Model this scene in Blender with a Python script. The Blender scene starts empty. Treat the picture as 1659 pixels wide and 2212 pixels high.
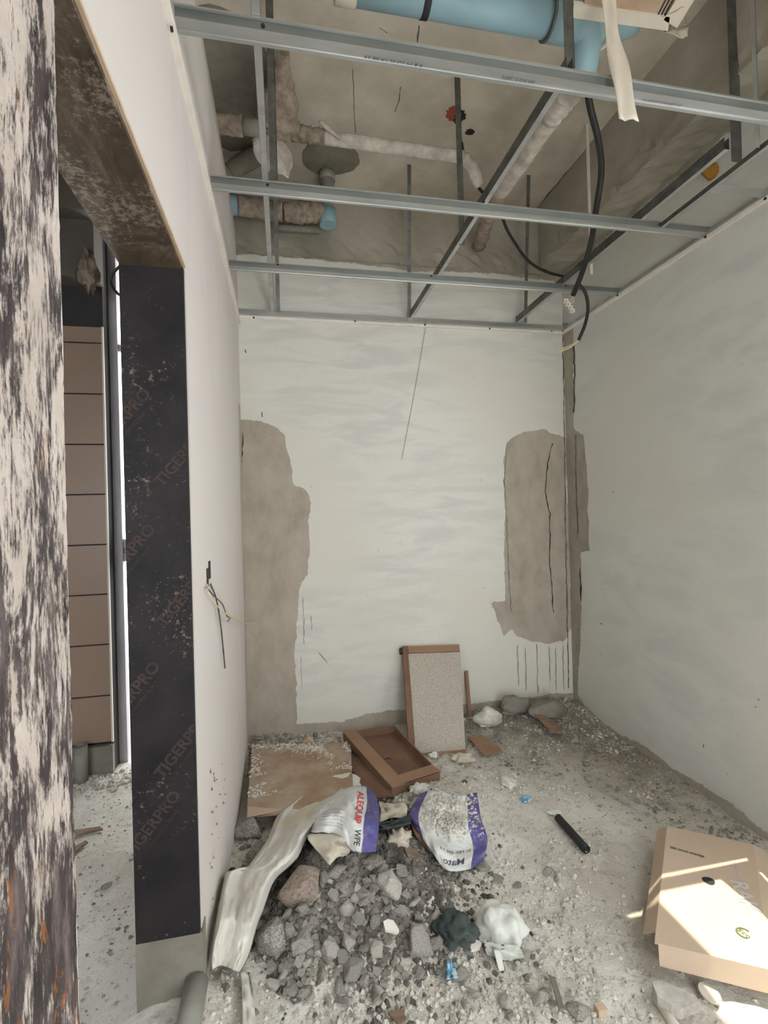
import bpy, bmesh, math, random
import numpy as np
from mathutils import noise as mn
from mathutils import Vector, Matrix

random.seed(7); np.random.seed(7)
SC = bpy.context.scene
COL = SC.collection

# ------------------------------------------------------------------ camera
F, YAW, PIT, ROL = 1070.56, .1992, .0038, -.0272
CAM = np.array([0., 0., 1.5])
_cy, _sy, _cp, _sp = math.cos(YAW), math.sin(YAW), math.cos(PIT), math.sin(PIT)
_cr, _sr = math.cos(ROL), math.sin(ROL)
XH = np.array([_cy, -_sy, 0.]); ZH = np.array([-_sp*_sy, -_sp*_cy, _cp]); DH = np.array([_cp*_sy, _cp*_cy, _sp])
cam_d = bpy.data.cameras.new('camera'); cam = bpy.data.objects.new('camera', cam_d); COL.objects.link(cam)
cam_d.sensor_fit = 'HORIZONTAL'; cam_d.sensor_width = 36.; cam_d.lens = F/1659*36; cam_d.clip_start = .02
_r = _cr*XH + _sr*ZH; _u = -_sr*XH + _cr*ZH
cam.matrix_world = Matrix(((_r[0], _u[0], -DH[0], 0), (_r[1], _u[1], -DH[1], 0), (_r[2], _u[2], -DH[2], 1.5), (0, 0, 0, 1)))
SC.camera = cam

# ------------------------------------------------------------------ light
w = bpy.data.worlds.new('world'); SC.world = w; w.use_nodes = True
bg = w.node_tree.nodes['Background']; bg.inputs[0].default_value = (.955, .98, 1.0, 1); bg.inputs[1].default_value = 7.2
sun_d = bpy.data.lights.new('sun', 'SUN'); sun = bpy.data.objects.new('sun', sun_d); COL.objects.link(sun)
sun_d.energy = 9.; sun_d.angle = .009; sun_d.color = (1, .92, .74)
SUN_T = 2.5                                   # tangent of the sun's elevation, it shines along -X
sun.rotation_euler = Vector((-1, 0, -SUN_T)).to_track_quat('-Z', 'Y').to_euler()
SC.view_settings.view_transform = 'Standard'; SC.view_settings.look = 'None'
SC.view_settings.gamma = 1; SC.view_settings.use_curve_mapping = False
SC.view_settings.exposure = .0
SC.cycles.use_denoising = True
SC.cycles.max_bounces = 10; SC.cycles.diffuse_bounces = 8
SC.cycles.sample_clamp_indirect = 6

# ------------------------------------------------------------------ room numbers (metres)
L, R, B, G, SLAB = -.2563, 2.0419, 3.2966, 2.80, 3.67

def ray(u, v):
    U = (u-829.5)/F; V = (v-1106)/F
    x = U*_cr+V*_sr; vv = -U*_sr+V*_cr
    return x*XH - vv*ZH + DH
def on(u, v, ax, val):
    r = ray(u, v); t = (val-CAM[ax])/r[ax]; return CAM+t*r

# ------------------------------------------------------------------ noise + ground
_lat = np.random.rand(64, 64)
def vn(x, y):
    xi = np.floor(x).astype(int); yi = np.floor(y).astype(int); fx = x-xi; fy = y-yi
    fx = fx*fx*(3-2*fx); fy = fy*fy*(3-2*fy)
    a = _lat[xi % 64, yi % 64]; b = _lat[(xi+1) % 64, yi % 64]; c = _lat[xi % 64, (yi+1) % 64]; d = _lat[(xi+1) % 64, (yi+1) % 64]
    return (a*(1-fx)+b*fx)*(1-fy)+(c*(1-fx)+d*fx)*fy - .5
def fbm(x, y, o=4):
    s = 0; a = 1
    for k in range(o):
        s = s+a*vn(x+13.7*k, y+5.1*k); x = x*2.03; y = y*2.03; a *= .5
    return s
def sst(a, b, x):
    t = np.clip((x-a)/(b-a), 0, 1); return t*t*(3-2*t)
def gauss(x, y, cx, cy, sx, sy): return np.exp(-((x-cx)/sx)**2-((y-cy)/sy)**2)
def ground(x, y):
    x = np.asarray(x, float); y = np.asarray(y, float)
    z = .02+.04*sst(2.6, 3.3, y)
    z = z+.16*gauss(x, y, -.35, 1.40, .22, .30)
    z = z+.16*gauss(x, y, .22, 1.92, .34, .42)
    z = z+.09*gauss(x, y, .75, 2.35, .3, .25)
    z = z+.07*gauss(x, y, 1.75, 3.25, .5, .28)+.03*gauss(x, y, 2.05, 2.6, .15, .5)
    z = z+.05*gauss(x, y, -.2, 3.2, .25, .2)+.08*gauss(x, y, -.75, 2.0, .5, .5)
    z = z+.030*fbm(x*3, y*3, 4)+.010*fbm(x*14+3, y*14, 3)
    return z
def gp(u, v, h=0.):
    z = .05
    for _ in range(14):
        p = on(u, v, 2, z); z = .5*z+.5*(float(ground(p[0], p[1]))+h)
    p = on(u, v, 2, z); return p

# ------------------------------------------------------------------ materials
def new_mat(name):
    m = bpy.data.materials.new(name); m.use_nodes = True
    return m, m.node_tree, m.node_tree.nodes['Principled BSDF']
def srgb(r, g, b):
    f = lambda c: (c/255/12.92) if c/255 <= .04045 else ((c/255+.055)/1.055)**2.4
    return (f(r), f(g), f(b), 1)
def noise_node(nt, scale, detail=4, rough=.6, stretch=(1, 1, 1), coord='Object', rot=(0, 0, 0), dist=0):
    tc = nt.nodes.new('ShaderNodeTexCoord'); mp = nt.nodes.new('ShaderNodeMapping')
    mp.inputs['Scale'].default_value = stretch; mp.inputs['Rotation'].default_value = rot
    n = nt.nodes.new('ShaderNodeTexNoise'); n.inputs['Scale'].default_value = scale
    n.inputs['Detail'].default_value = detail; n.inputs['Roughness'].default_value = rough; n.inputs['Distortion'].default_value = dist
    nt.links.new(tc.outputs[coord], mp.inputs[0]); nt.links.new(mp.outputs[0], n.inputs['Vector'])
    return n.outputs['Fac']
def ramp(nt, fac, stops):
    r = nt.nodes.new('ShaderNodeValToRGB'); e = r.color_ramp.elements
    while len(e) > 2: e.remove(e[-1])
    while len(e) < len(stops): e.new(.5)
    for k, (p, c) in enumerate(stops): e[k].position = p; e[k].color = c
    nt.links.new(fac, r.inputs[0]); return r.outputs[0]
def mixc(nt, fac, a, b, mode='MIX'):
    m = nt.nodes.new('ShaderNodeMix'); m.data_type = 'RGBA'; m.blend_type = mode
    for s, v in ((0, fac), (6, a), (7, b)):
        if hasattr(v, 'is_output'): nt.links.new(v, m.inputs[s])
        else: m.inputs[s].default_value = v
    return m.outputs[2]
def math_(nt, op, a, b=0.):
    m = nt.nodes.new('ShaderNodeMath'); m.operation = op
    for s, v in ((0, a), (1, b)):
        if hasattr(v, 'is_output'): nt.links.new(v, m.inputs[s])
        else: m.inputs[s].default_value = v
    return m.outputs[0]
def bump(nt, bs, h, strength=.3, dist=.01):
    b = nt.nodes.new('ShaderNodeBump'); b.inputs['Strength'].default_value = strength; b.inputs['Distance'].default_value = dist
    nt.links.new(h, b.inputs['Height']); nt.links.new(b.outputs[0], bs.inputs['Normal'])
def simple(name, c1, c2=None, scale=8, rough=.7, metal=0, bstr=.2, bscale=40, bd=.004, stretch=(1, 1, 1), lo=.35, hi=.65, coord='Object', spec=.3, vary=0):
    m, nt, bs = new_mat(name); c2 = c2 or c1
    n = noise_node(nt, scale, 5, .6, stretch, coord)
    col = ramp(nt, n, [(lo, c1), (hi, c2)])
    if vary:
        oi = nt.nodes.new('ShaderNodeObjectInfo'); f = math_(nt, 'MULTIPLY_ADD', oi.outputs['Random'], vary)
        nt.nodes[-1].inputs[2].default_value = 1-vary/2
        cc = nt.nodes.new('ShaderNodeCombineColor')
        for i in range(3): nt.links.new(f, cc.inputs[i])
        col = mixc(nt, 1., col, cc.outputs[0], 'MULTIPLY')
    nt.links.new(col, bs.inputs['Base Color'])
    bs.inputs['Roughness'].default_value = rough; bs.inputs['Metallic'].default_value = metal
    bs.inputs['Specular IOR Level'].default_value = spec
    if bstr: bump(nt, bs, noise_node(nt, bscale, 5, .65, stretch, coord), bstr, bd)
    return m

def plaster(name, white1, white2, white3, grey1, grey2, attr=True, streak=(1.1, 1.1, 5.)):
    m, nt, bs = new_mat(name)
    n1 = noise_node(nt, 2.2, 5, .6, streak, dist=.6); n2 = noise_node(nt, .9, 3, .5, (1, 1, 1))
    wc = ramp(nt, n1, [(.40, white2), (.56, white1), (.72, white1)])
    wc = mixc(nt, ramp(nt, n2, [(.4, (0, 0, 0, 1)), (.62, (1, 1, 1, 1))]), wc, white3)
    wc = mixc(nt, .35, wc, white1)
    # small dark specks
    sp = noise_node(nt, 55, 2, .5, (1, 1, .5)); spk = ramp(nt, sp, [(.745, (0, 0, 0, 1)), (.76, (1, 1, 1, 1))])
    wc = mixc(nt, math_(nt, 'MULTIPLY', spk, .5), wc, grey2)
    fine = noise_node(nt, 60, 5, .7)
    if attr:
        g = ramp(nt, noise_node(nt, 7, 6, .65, (1, 1, .6)), [(.3, grey2), (.65, grey1)])
        at = nt.nodes.new('ShaderNodeAttribute'); at.attribute_name = 'bare'
        e1 = noise_node(nt, 16, 6, .72); e2 = noise_node(nt, 5, 3, .6)
        s = math_(nt, 'ADD', at.outputs['Fac'], math_(nt, 'MULTIPLY', math_(nt, 'SUBTRACT', e1, .5), .050))
        s = math_(nt, 'ADD', s, math_(nt, 'MULTIPLY', math_(nt, 'SUBTRACT', e2, .5), .045))
        k = math_(nt, 'MULTIPLY', s, 260.); k.node.use_clamp = True
        col = mixc(nt, k, wc, g)
        hgt = math_(nt, 'SUBTRACT', math_(nt, 'MULTIPLY', fine, .10), math_(nt, 'MULTIPLY', k, .35))
        hgt = math_(nt, 'ADD', hgt, math_(nt, 'MULTIPLY', n1, .55))
    else:
        col = wc; hgt = math_(nt, 'ADD', math_(nt, 'MULTIPLY', fine, .12), math_(nt, 'MULTIPLY', n1, .5))
    nt.links.new(col, bs.inputs['Base Color']); bs.inputs['Roughness'].default_value = .85; bs.inputs['Specular IOR Level'].default_value = .2
    bump(nt, bs, hgt, .30, .01)
    return m

GREY1, GREY2 = srgb(184, 176, 164), srgb(160, 152, 139)
M = {}
M['back'] = plaster('plaster back', srgb(222, 222, 216), srgb(201, 202, 199), srgb(216, 215, 204), GREY1, GREY2)
M['right'] = plaster('plaster right', srgb(210, 211, 207), srgb(196, 198, 196), srgb(207, 208, 198), srgb(170, 165, 152), srgb(148, 142, 130), streak=(1.1, 1.1, 3.))
M['left'] = plaster('plaster left', srgb(214, 207, 203), srgb(205, 199, 197), srgb(210, 206, 201), srgb(200, 190, 180), srgb(176, 168, 158), streak=(2., 2., .6))
M['slab'] = simple('raw concrete slab', srgb(212, 205, 192), srgb(180, 173, 160), 2.6, .9, bstr=.4, bscale=30)
M['beam'] = simple('raw concrete beam', srgb(172, 167, 155), srgb(146, 141, 130), 2.2, .9, bstr=.5, bscale=25)
M['beamedge'] = simple('rough mortar', srgb(160, 148, 134), srgb(112, 102, 92), 14, .95, bstr=.9, bscale=30, bd=.02)
M['mortar'] = simple('grey mortar', srgb(142, 138, 127), srgb(118, 114, 104), 6, .9, bstr=.4, bscale=40)
M['pebheap'] = simple('grit with gap shade', srgb(150, 146, 138), srgb(84, 81, 76), 9, .95, bstr=0, lo=.35, hi=.62, spec=.1)  # heap gravel; the shade between the stones is put into its colour
def dust_mat():
    m, nt, bs = new_mat('cement dust floor')
    a = noise_node(nt, 2.0, 6, .65); b = noise_node(nt, 22, 6, .75); c = noise_node(nt, 90, 4, .7)
    col = ramp(nt, a, [(.32, srgb(196, 191, 178)), (.5, srgb(218, 215, 205)), (.68, srgb(232, 231, 224))])
    col = mixc(nt, ramp(nt, b, [(.30, (1, 1, 1, 1)), (.46, (0, 0, 0, 1))]), col, srgb(168, 162, 150))
    col = mixc(nt, ramp(nt, c, [(.30, (1, 1, 1, 1)), (.40, (0, 0, 0, 1))]), col, srgb(150, 145, 134))
    sp = nt.nodes.new('ShaderNodeTexCoord'); sx = nt.nodes.new('ShaderNodeSeparateXYZ'); nt.links.new(sp.outputs['Object'], sx.inputs[0])
    # earthier, browner dirt lies towards the far right corner
    mr = math_(nt, 'ADD', math_(nt, 'MULTIPLY', sx.outputs['X'], .55), math_(nt, 'MULTIPLY', sx.outputs['Y'], .55))
    mr = math_(nt, 'ADD', mr, math_(nt, 'MULTIPLY', a, 1.0))
    mr = math_(nt, 'SUBTRACT', mr, 2.55); mr.node.use_clamp = True
    mr = math_(nt, 'MULTIPLY', mr, 2.2); mr.node.use_clamp = True
    col = mixc(nt, math_(nt, 'MULTIPLY', mr, .85), col, srgb(138, 129, 112))
    # shade of the gaps between the heap stones, painted into the dust colour
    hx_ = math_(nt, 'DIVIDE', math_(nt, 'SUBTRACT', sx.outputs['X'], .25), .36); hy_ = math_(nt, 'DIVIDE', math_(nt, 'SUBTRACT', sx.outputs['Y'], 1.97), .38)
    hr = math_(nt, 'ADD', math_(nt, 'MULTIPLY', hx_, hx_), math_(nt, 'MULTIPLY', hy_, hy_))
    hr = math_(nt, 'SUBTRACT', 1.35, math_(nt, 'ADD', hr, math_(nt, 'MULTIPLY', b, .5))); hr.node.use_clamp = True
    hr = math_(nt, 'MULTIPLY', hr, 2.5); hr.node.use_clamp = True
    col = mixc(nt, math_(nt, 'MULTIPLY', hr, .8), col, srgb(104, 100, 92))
    nt.links.new(col, bs.inputs['Base Color']); bs.inputs['Roughness'].default_value = .95; bs.inputs['Specular IOR Level'].default_value = .1
    h = math_(nt, 'ADD', b, math_(nt, 'MULTIPLY', c, .5)); bump(nt, bs, h, .8, .012)
    return m
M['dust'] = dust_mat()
M['stone'] = simple('dusty concrete rubble', srgb(212, 209, 200), srgb(152, 148, 140), 14, .95, bstr=.7, bscale=50, bd=.006, lo=.34, hi=.72, vary=.45, spec=.1)
M['stonedark'] = simple('dark broken concrete', srgb(182, 179, 172), srgb(108, 105, 100), 12, .95, bstr=.5, bscale=30, bd=.006, vary=.3, spec=.1)
M['stonepink'] = simple('pinkish mortar chunk', srgb(190, 176, 164), srgb(150, 122, 106), 9, .95, bstr=.9, bscale=40, bd=.008, lo=.45, hi=.7, spec=.1)
M['pebble'] = simple('pale gravel', srgb(226, 222, 212), srgb(176, 171, 160), 9, .95, bstr=0, lo=.35, hi=.62, spec=.1)
M['pebdark'] = simple('dark gravel', srgb(190, 185, 175), srgb(120, 116, 108), 9, .95, bstr=0, lo=.35, hi=.62, spec=.1)
M['card'] = simple('brown cardboard', srgb(158, 128, 104), srgb(146, 117, 95), 3, .85, bstr=.12, bscale=60, stretch=(1, 1.5, 1))
M['carddark'] = simple('dark brown cardboard', srgb(134, 104, 86), srgb(116, 90, 75), 5, .85, bstr=.15, bscale=60)
M['cardlight'] = simple('pale carton board', srgb(204, 184, 162), srgb(196, 176, 154), 3, .8, bstr=.10, bscale=30, stretch=(1, 1.5, 1))
M['cardflap'] = simple('dusty cardboard', srgb(184, 168, 150), srgb(160, 134, 110), 6, .9, bstr=.3, bscale=30)
M['honey'] = None
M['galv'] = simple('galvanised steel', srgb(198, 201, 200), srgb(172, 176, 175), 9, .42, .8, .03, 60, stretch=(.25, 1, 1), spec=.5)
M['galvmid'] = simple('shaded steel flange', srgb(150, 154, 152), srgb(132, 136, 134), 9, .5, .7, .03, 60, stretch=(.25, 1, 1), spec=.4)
M['galvdark'] = simple('dull steel hanger', srgb(120, 122, 118), srgb(88, 90, 88), 20, .5, .7, .05, 60, spec=.5)
M['screw'] = simple('black screw', srgb(40, 40, 40), rough=.5, bstr=0)
M['trimwhite'] = simple('white plasterboard edge', srgb(236, 230, 222), srgb(220, 214, 206), 8, .8, bstr=.1)
M['bluepipe'] = simple('blue pvc pipe', srgb(146, 178, 190), srgb(136, 168, 181), 4, .45, bstr=0, spec=.4)
M['wrap'] = simple('dirty white wrapping', srgb(216, 210, 202), srgb(176, 168, 162), 14, .8, bstr=.6, bscale=35, bd=.01)
M['wrapdirt'] = simple('cement stained wrapping', srgb(178, 164, 150), srgb(134, 122, 110), 24, .95, bstr=.9, bscale=60, bd=.01)
M['greypipe'] = simple('grey plastic pipe', srgb(150, 150, 142), srgb(124, 124, 116), 8, .7, bstr=.1)
M['cable'] = simple('black cable rubber', srgb(44, 46, 46), srgb(34, 35, 35), 9, .5, bstr=.05, spec=.4)
M['whiteplastic'] = simple('white plastic', srgb(208, 201, 188), srgb(198, 190, 176), 7, .5, bstr=.05)
M['copperwire'] = simple('cream wire', srgb(214, 200, 160), rough=.5, bstr=0)
M['foam'] = simple('yellow expanding foam', srgb(176, 132, 60), srgb(120, 82, 34), 22, .9, bstr=1, bscale=40, bd=.01)
M['tile'] = simple('beige wall tile', srgb(162, 139, 123), srgb(154, 132, 116), 2, .35, bstr=0, spec=.4)
M['tileedge'] = simple('white edge strip', srgb(226, 220, 210), bstr=0)
M['dkwall'] = simple('dark render', srgb(66, 65, 66), srgb(54, 53, 54), 3, .95, bstr=.2)
M['roomwall'] = simple('grey cement render', srgb(108, 102, 95), srgb(92, 87, 81), 3, .95, bstr=.2)
M['alu'] = simple('filmed aluminium frame', srgb(190, 188, 192), srgb(164, 162, 168), 9, .6, bstr=.1, stretch=(1, 1, .3))
M['print'] = simple('faint brown print', srgb(68, 56, 50), srgb(54, 47, 45), 30, .8, bstr=0)
M['printgrey'] = simple('grey film print', srgb(150, 142, 120), bstr=0)
M['black'] = simple('black plastic', srgb(36, 38, 40), srgb(50, 52, 54), 12, .6, bstr=.1)
M['red'] = simple('red print', srgb(214, 70, 84), bstr=0); M['ink'] = simple('dark print', srgb(84, 82, 96), bstr=0)
M['green'] = simple('green print', srgb(84, 98, 54), bstr=0); M['palegrey'] = simple('pale grey print', srgb(206, 206, 206), bstr=0)
M['bluescrap'] = simple('blue printed scrap', srgb(70, 150, 190), srgb(190, 214, 224), 40, .6, lo=.45, hi=.55, bstr=.3)
M['wood'] = simple('splintered wood', srgb(150, 128, 108), srgb(120, 100, 84), 6, .9, bstr=.4, stretch=(1, 8, 1))
M['redmark'] = simple('red marking paint', srgb(170, 84, 72), srgb(150, 90, 76), 12, .9, bstr=0)

def honey_mat():
    m, nt, bs = new_mat('embossed white board')
    tc = nt.nodes.new('ShaderNodeTexCoord'); v = nt.nodes.new('ShaderNodeTexVoronoi'); v.inputs['Scale'].default_value = 30; v.inputs['Randomness'].default_value = .25
    nt.links.new(tc.outputs['UV'], v.inputs['Vector'])
    n = noise_node(nt, 5, 4, .6, coord='UV')
    c = ramp(nt, v.outputs['Distance'], [(.2, srgb(220, 216, 206)), (.5, srgb(160, 153, 141))])
    c = mixc(nt, math_(nt, 'MULTIPLY', n, .5), c, srgb(176, 166, 148)); nt.links.new(c, bs.inputs['Base Color'])
    bs.inputs['Roughness'].default_value = .85; bump(nt, bs, v.outputs['Distance'], .6, .004); return m
M['honey'] = honey_mat()

def ply_mat(name, cover, zdep=False, brown=False, tint=False):
    # black film-faced plywood with cement and paint smears
    m, nt, bs = new_mat(name)
    base = ramp(nt, noise_node(nt, 5, 5, .6), [(.35, srgb(26, 25, 28)), (.7, srgb(46, 42, 43))])
    if zdep:
        base = ramp(nt, noise_node(nt, 12, 6, .75, (2, 2, .6)), [(.35, srgb(44, 39, 41)), (.5, srgb(68, 61, 62)), (.68, srgb(122, 110, 108))])
        s1 = noise_node(nt, 4., 8, .78, (5, 4.0, 1.3), dist=.5); s2 = noise_node(nt, 30, 6, .75, (4, 4, .8))
        tc = nt.nodes.new('ShaderNodeTexCoord'); sx = nt.nodes.new('ShaderNodeSeparateXYZ'); nt.links.new(tc.outputs['Object'], sx.inputs[0])
        z = sx.outputs['Z']
        br = noise_node(nt, 9, 5, .7, (3, 3, 1.2), rot=(.5, 0, 0), dist=1.5)
        lowm = math_(nt, 'MULTIPLY', math_(nt, 'SUBTRACT', 1.22, z), 3.); lowm.node.use_clamp = True
        bm = math_(nt, 'MULTIPLY', math_(nt, 'SUBTRACT', br, math_(nt, 'SUBTRACT', .64, math_(nt, 'MULTIPLY', lowm, .11))), 22.); bm.node.use_clamp = True
        base = mixc(nt, math_(nt, 'MULTIPLY', bm, .8), base, srgb(140, 92, 54))
        th = math_(nt, 'ADD', .474, math_(nt, 'MULTIPLY', lowm, .045))
        mix = math_(nt, 'ADD', math_(nt, 'MULTIPLY', s1, .65), math_(nt, 'MULTIPLY', s2, .35))
        k = math_(nt, 'MULTIPLY', math_(nt, 'SUBTRACT', mix, th), 17.); k.node.use_clamp = True
        wcol = ramp(nt, noise_node(nt, 14, 4), [(.3, srgb(184, 172, 162)), (.7, srgb(212, 202, 194))])
        col = mixc(nt, math_(nt, 'MULTIPLY', k, .92), base, wcol)
        h = k
    else:
        if brown: base = ramp(nt, noise_node(nt, 6, 6, .75, (2, 1, 2), dist=1.), [(.3, srgb(58, 50, 44)), (.5, srgb(86, 74, 62)), (.7, srgb(122, 108, 92))])
        s1 = noise_node(nt, 60, 6, .8, (1, 1, 1)); s2 = noise_node(nt, 3, 3, .6)
        mix = math_(nt, 'ADD', math_(nt, 'MULTIPLY', s1, .6), math_(nt, 'MULTIPLY', s2, .4))
        k = math_(nt, 'MULTIPLY', math_(nt, 'SUBTRACT', mix, cover), 18.); k.node.use_clamp = True
        col = mixc(nt, math_(nt, 'MULTIPLY', k, .55), base, srgb(170, 158, 142)); h = s1
    nt.links.new(col, bs.inputs['Base Color']); bs.inputs['Roughness'].default_value = .6; bs.inputs['Specular IOR Level'].default_value = .22; bump(nt, bs, h, .25, .004)
    return m
M['plypost'] = ply_mat('smeared plywood', .5, zdep=True)
M['plyjamb'] = ply_mat('black film plywood', .575)
M['plyhead'] = ply_mat('scratched brown plywood', .53, brown=True)
M['plyedge'] = simple('raw plywood edge', srgb(212, 190, 168), srgb(196, 174, 150), 20, .8, bstr=.1)

def sheet_mat(name, c1, c2, stain=None, trans=.0):
    m, nt, bs = new_mat(name)
    col = ramp(nt, noise_node(nt, 5, 5, .6), [(.35, c1), (.65, c2)])
    if stain: col = mixc(nt, ramp(nt, noise_node(nt, 3.3, 3, .5), [(.62, (0, 0, 0, 1)), (.75, (1, 1, 1, 1))]), col, stain)
    nt.links.new(col, bs.inputs['Base Color']); bs.inputs['Roughness'].default_value = .75; bs.inputs['Specular IOR Level'].default_value = .15
    bump(nt, bs, noise_node(nt, 14, 4, .6), .3, .01)
    return m
M['tarp'] = sheet_mat('white woven plastic', srgb(222, 220, 211), srgb(206, 204, 195), srgb(218, 208, 168))
M['clearbag'] = sheet_mat('thin white plastic', srgb(230, 234, 228), srgb(212, 216, 208))
M['darkbag'] = sheet_mat('black green plastic', srgb(62, 72, 70), srgb(84, 92, 88))
M['paper'] = sheet_mat('crumpled paper', srgb(214, 206, 190), srgb(180, 172, 156))
def bag_mat(name, stripes, dirt=.4):
    m, nt, bs = new_mat(name)
    tc = nt.nodes.new('ShaderNodeTexCoord'); sx = nt.nodes.new('ShaderNodeSeparateXYZ'); nt.links.new(tc.outputs['UV'], sx.inputs[0])
    wob = math_(nt, 'MULTIPLY', math_(nt, 'SUBTRACT', noise_node(nt, 3, 3, .5, coord='UV'), .5), .06)
    U = math_(nt, 'ADD', sx.outputs[0], wob)
    r = nt.nodes.new('ShaderNodeValToRGB'); r.color_ramp.interpolation = 'CONSTANT'; e = r.color_ramp.elements
    while len(e) < len(stripes): e.new(.5)
    for k, (p, c) in enumerate(stripes): e[k].position = p; e[k].color = c
    nt.links.new(U, r.inputs[0])
    d = ramp(nt, noise_node(nt, 7, 6, .7, coord='UV'), [(.5, (0, 0, 0, 1)), (.68, (1, 1, 1, 1))])
    col = mixc(nt, math_(nt, 'MULTIPLY', d, dirt), r.outputs[0], srgb(186, 178, 162))
    nt.links.new(col, bs.inputs['Base Color']); bs.inputs['Roughness'].default_value = .55
    bump(nt, bs, noise_node(nt, 9, 5, .6, coord='UV', dist=1.), .5, .012); return m
WB, BL = srgb(222, 226, 224), srgb(90, 86, 150)
M['bag1'] = bag_mat('printed sack', [(0, WB), (.79, BL)], .3)
M['bag2'] = bag_mat('torn printed sack', [(0, BL), (.13, WB), (.82, BL)], .6)

# ------------------------------------------------------------------ mesh helpers
def link(name, me, mat=None, parent=None, smooth=False):
    o = bpy.data.objects.new(name, me); COL.objects.link(o)
    if mat is not None: me.materials.append(mat)
    if parent is not None: o.parent = parent
    if smooth and len(me.polygons): me.polygons.foreach_set('use_smooth', [True]*len(me.polygons))
    return o
def mk(name, verts, faces, mat, parent=None, smooth=False, origin=None):
    v = np.array(verts, float)
    me = bpy.data.meshes.new(name); o0 = np.zeros(3)
    if origin is not None:
        o0 = np.array(origin, float)
    elif parent is None and name not in NOORIG:
        o0 = np.array([v[:, 0].mean(), v[:, 1].mean(), v[:, 2].min()])
    if parent is not None: o0 = np.array(parent.location)   # parents are never rotated or nested more than two deep
    if parent is not None and parent.parent is not None: o0 = o0+np.array(parent.parent.location)
    me.from_pydata((v-o0).tolist(), [], [list(map(int, f)) for f in faces]); me.update()
    bm = bmesh.new(); bm.from_mesh(me); bmesh.ops.recalc_face_normals(bm, faces=bm.faces); bm.to_mesh(me); bm.free()
    o = link(name, me, mat, parent, smooth)
    if parent is None: o.location = o0
    return o
NOORIG = set()
def tag(o, label=None, cat=None, group=None, kind=None):
    if label: o['label'] = label
    if cat: o['category'] = cat
    if group: o['group'] = group
    if kind: o['kind'] = kind
    return o
def empty(name, loc, label=None, cat=None, group=None, kind=None):
    o = bpy.data.objects.new(name, None); COL.objects.link(o); o.location = Vector(loc); o.empty_display_size = .05
    return tag(o, label, cat, group, kind)
def box_vf(x0, x1, y0, y1, z0, z1):
    v = [(x, y, z) for x in (x0, x1) for y in (y0, y1) for z in (z0, z1)]
    f = [(0, 1, 3, 2), (4, 6, 7, 5), (0, 4, 5, 1), (2, 3, 7, 6), (0, 2, 6, 4), (1, 5, 7, 3)]
    return v, f
class MB:
    def __init__(s): s.v = []; s.f = []
    def add(s, v, f):
        n = len(s.v); s.v += [tuple(p) for p in v]; s.f += [tuple(i+n for i in q) for q in f]; return s
    def box(s, *a): return s.add(*box_vf(*a))
    def obj(s, name, mat, parent=None, smooth=False, **k): return mk(name, s.v, s.f, mat, parent, smooth, **k)
def cr(pts, n):
    P = [np.array(p, float) for p in pts]
    if len(P) == 2: return [P[0]+(P[1]-P[0])*i/n for i in range(n+1)]
    P = [2*P[0]-P[1]]+P+[2*P[-1]-P[-2]]; out = []
    for i in range(1, len(P)-2):
        for k in range(n):
            t = k/n; a, b, c, d = P[i-1:i+3]
            out.append(.5*((2*b)+(-a+c)*t+(2*a-5*b+4*c-d)*t*t+(-a+3*b-3*c+d)*t**3))
    out.append(P[-2]); return out
def tube_vf(pts, rad, seg=10, n=8, jit=0, hollow=0, closed_caps=True):
    C = cr(pts, n) if len(pts) > 2 else cr(pts, n)
    m = len(C); v = []; f = []
    up = np.array([0, 0, 1.]) if abs((C[1]-C[0])[2]) < .9*np.linalg.norm(C[1]-C[0]) else np.array([1., 0, 0])
    for i, c in enumerate(C):
        d = C[min(i+1, m-1)]-C[max(i-1, 0)]; d /= np.linalg.norm(d)+1e-9
        a = np.cross(d, up); a /= np.linalg.norm(a)+1e-9; b = np.cross(d, a); up = -b if False else np.cross(a, d)
        r0 = rad(i/(m-1)) if callable(rad) else rad
        rr = r0*(1+(random.uniform(-jit, jit) if jit else 0))
        for k in range(seg):
            t = 2*math.pi*k/seg; q = rr*(1+(random.uniform(-jit, jit)*.6 if jit else 0))
            v.append(c+q*(math.cos(t)*a+math.sin(t)*b))
    for i in range(m-1):
        for k in range(seg):
            f.append((i*seg+k, i*seg+(k+1) % seg, (i+1)*seg+(k+1) % seg, (i+1)*seg+k))
    if hollow:
        n0 = len(v)
        for e, i in ((0, 0), (1, m-1)):
            c = C[i]
            for k in range(seg): v.append(c+(v[i*seg+k]-c)*hollow)
            c2 = C[i]+(C[1]-C[0] if e == 0 else C[-2]-C[-1])*.9
            for k in range(seg): v.append(c2+(v[i*seg+k]-c)*hollow)
            A = n0+e*2*seg
            for k in range(seg):
                k2 = (k+1) % seg
                f.append((i*seg+k, i*seg+k2, A+k2, A+k)); f.append((A+k, A+k2, A+seg+k2, A+seg+k))
            f.append(tuple(A+seg+k for k in range(seg)))
    elif closed_caps:
        f.append(tuple(range(seg))); f.append(tuple((m-1)*seg+k for k in range(seg)))
    return v, f
def mkt(*a):
    o = mk(*a)
    for p in o.data.polygons:
        if len(p.vertices) > 4: p.use_smooth = False
    return o
def tube(name, pts, rad, mat, parent=None, seg=10, n=8, jit=0, hollow=0, smooth=True):
    v, f = tube_vf(pts, rad, seg, n, jit, hollow); return mkt(name, v, f, mat, parent, smooth)
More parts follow.
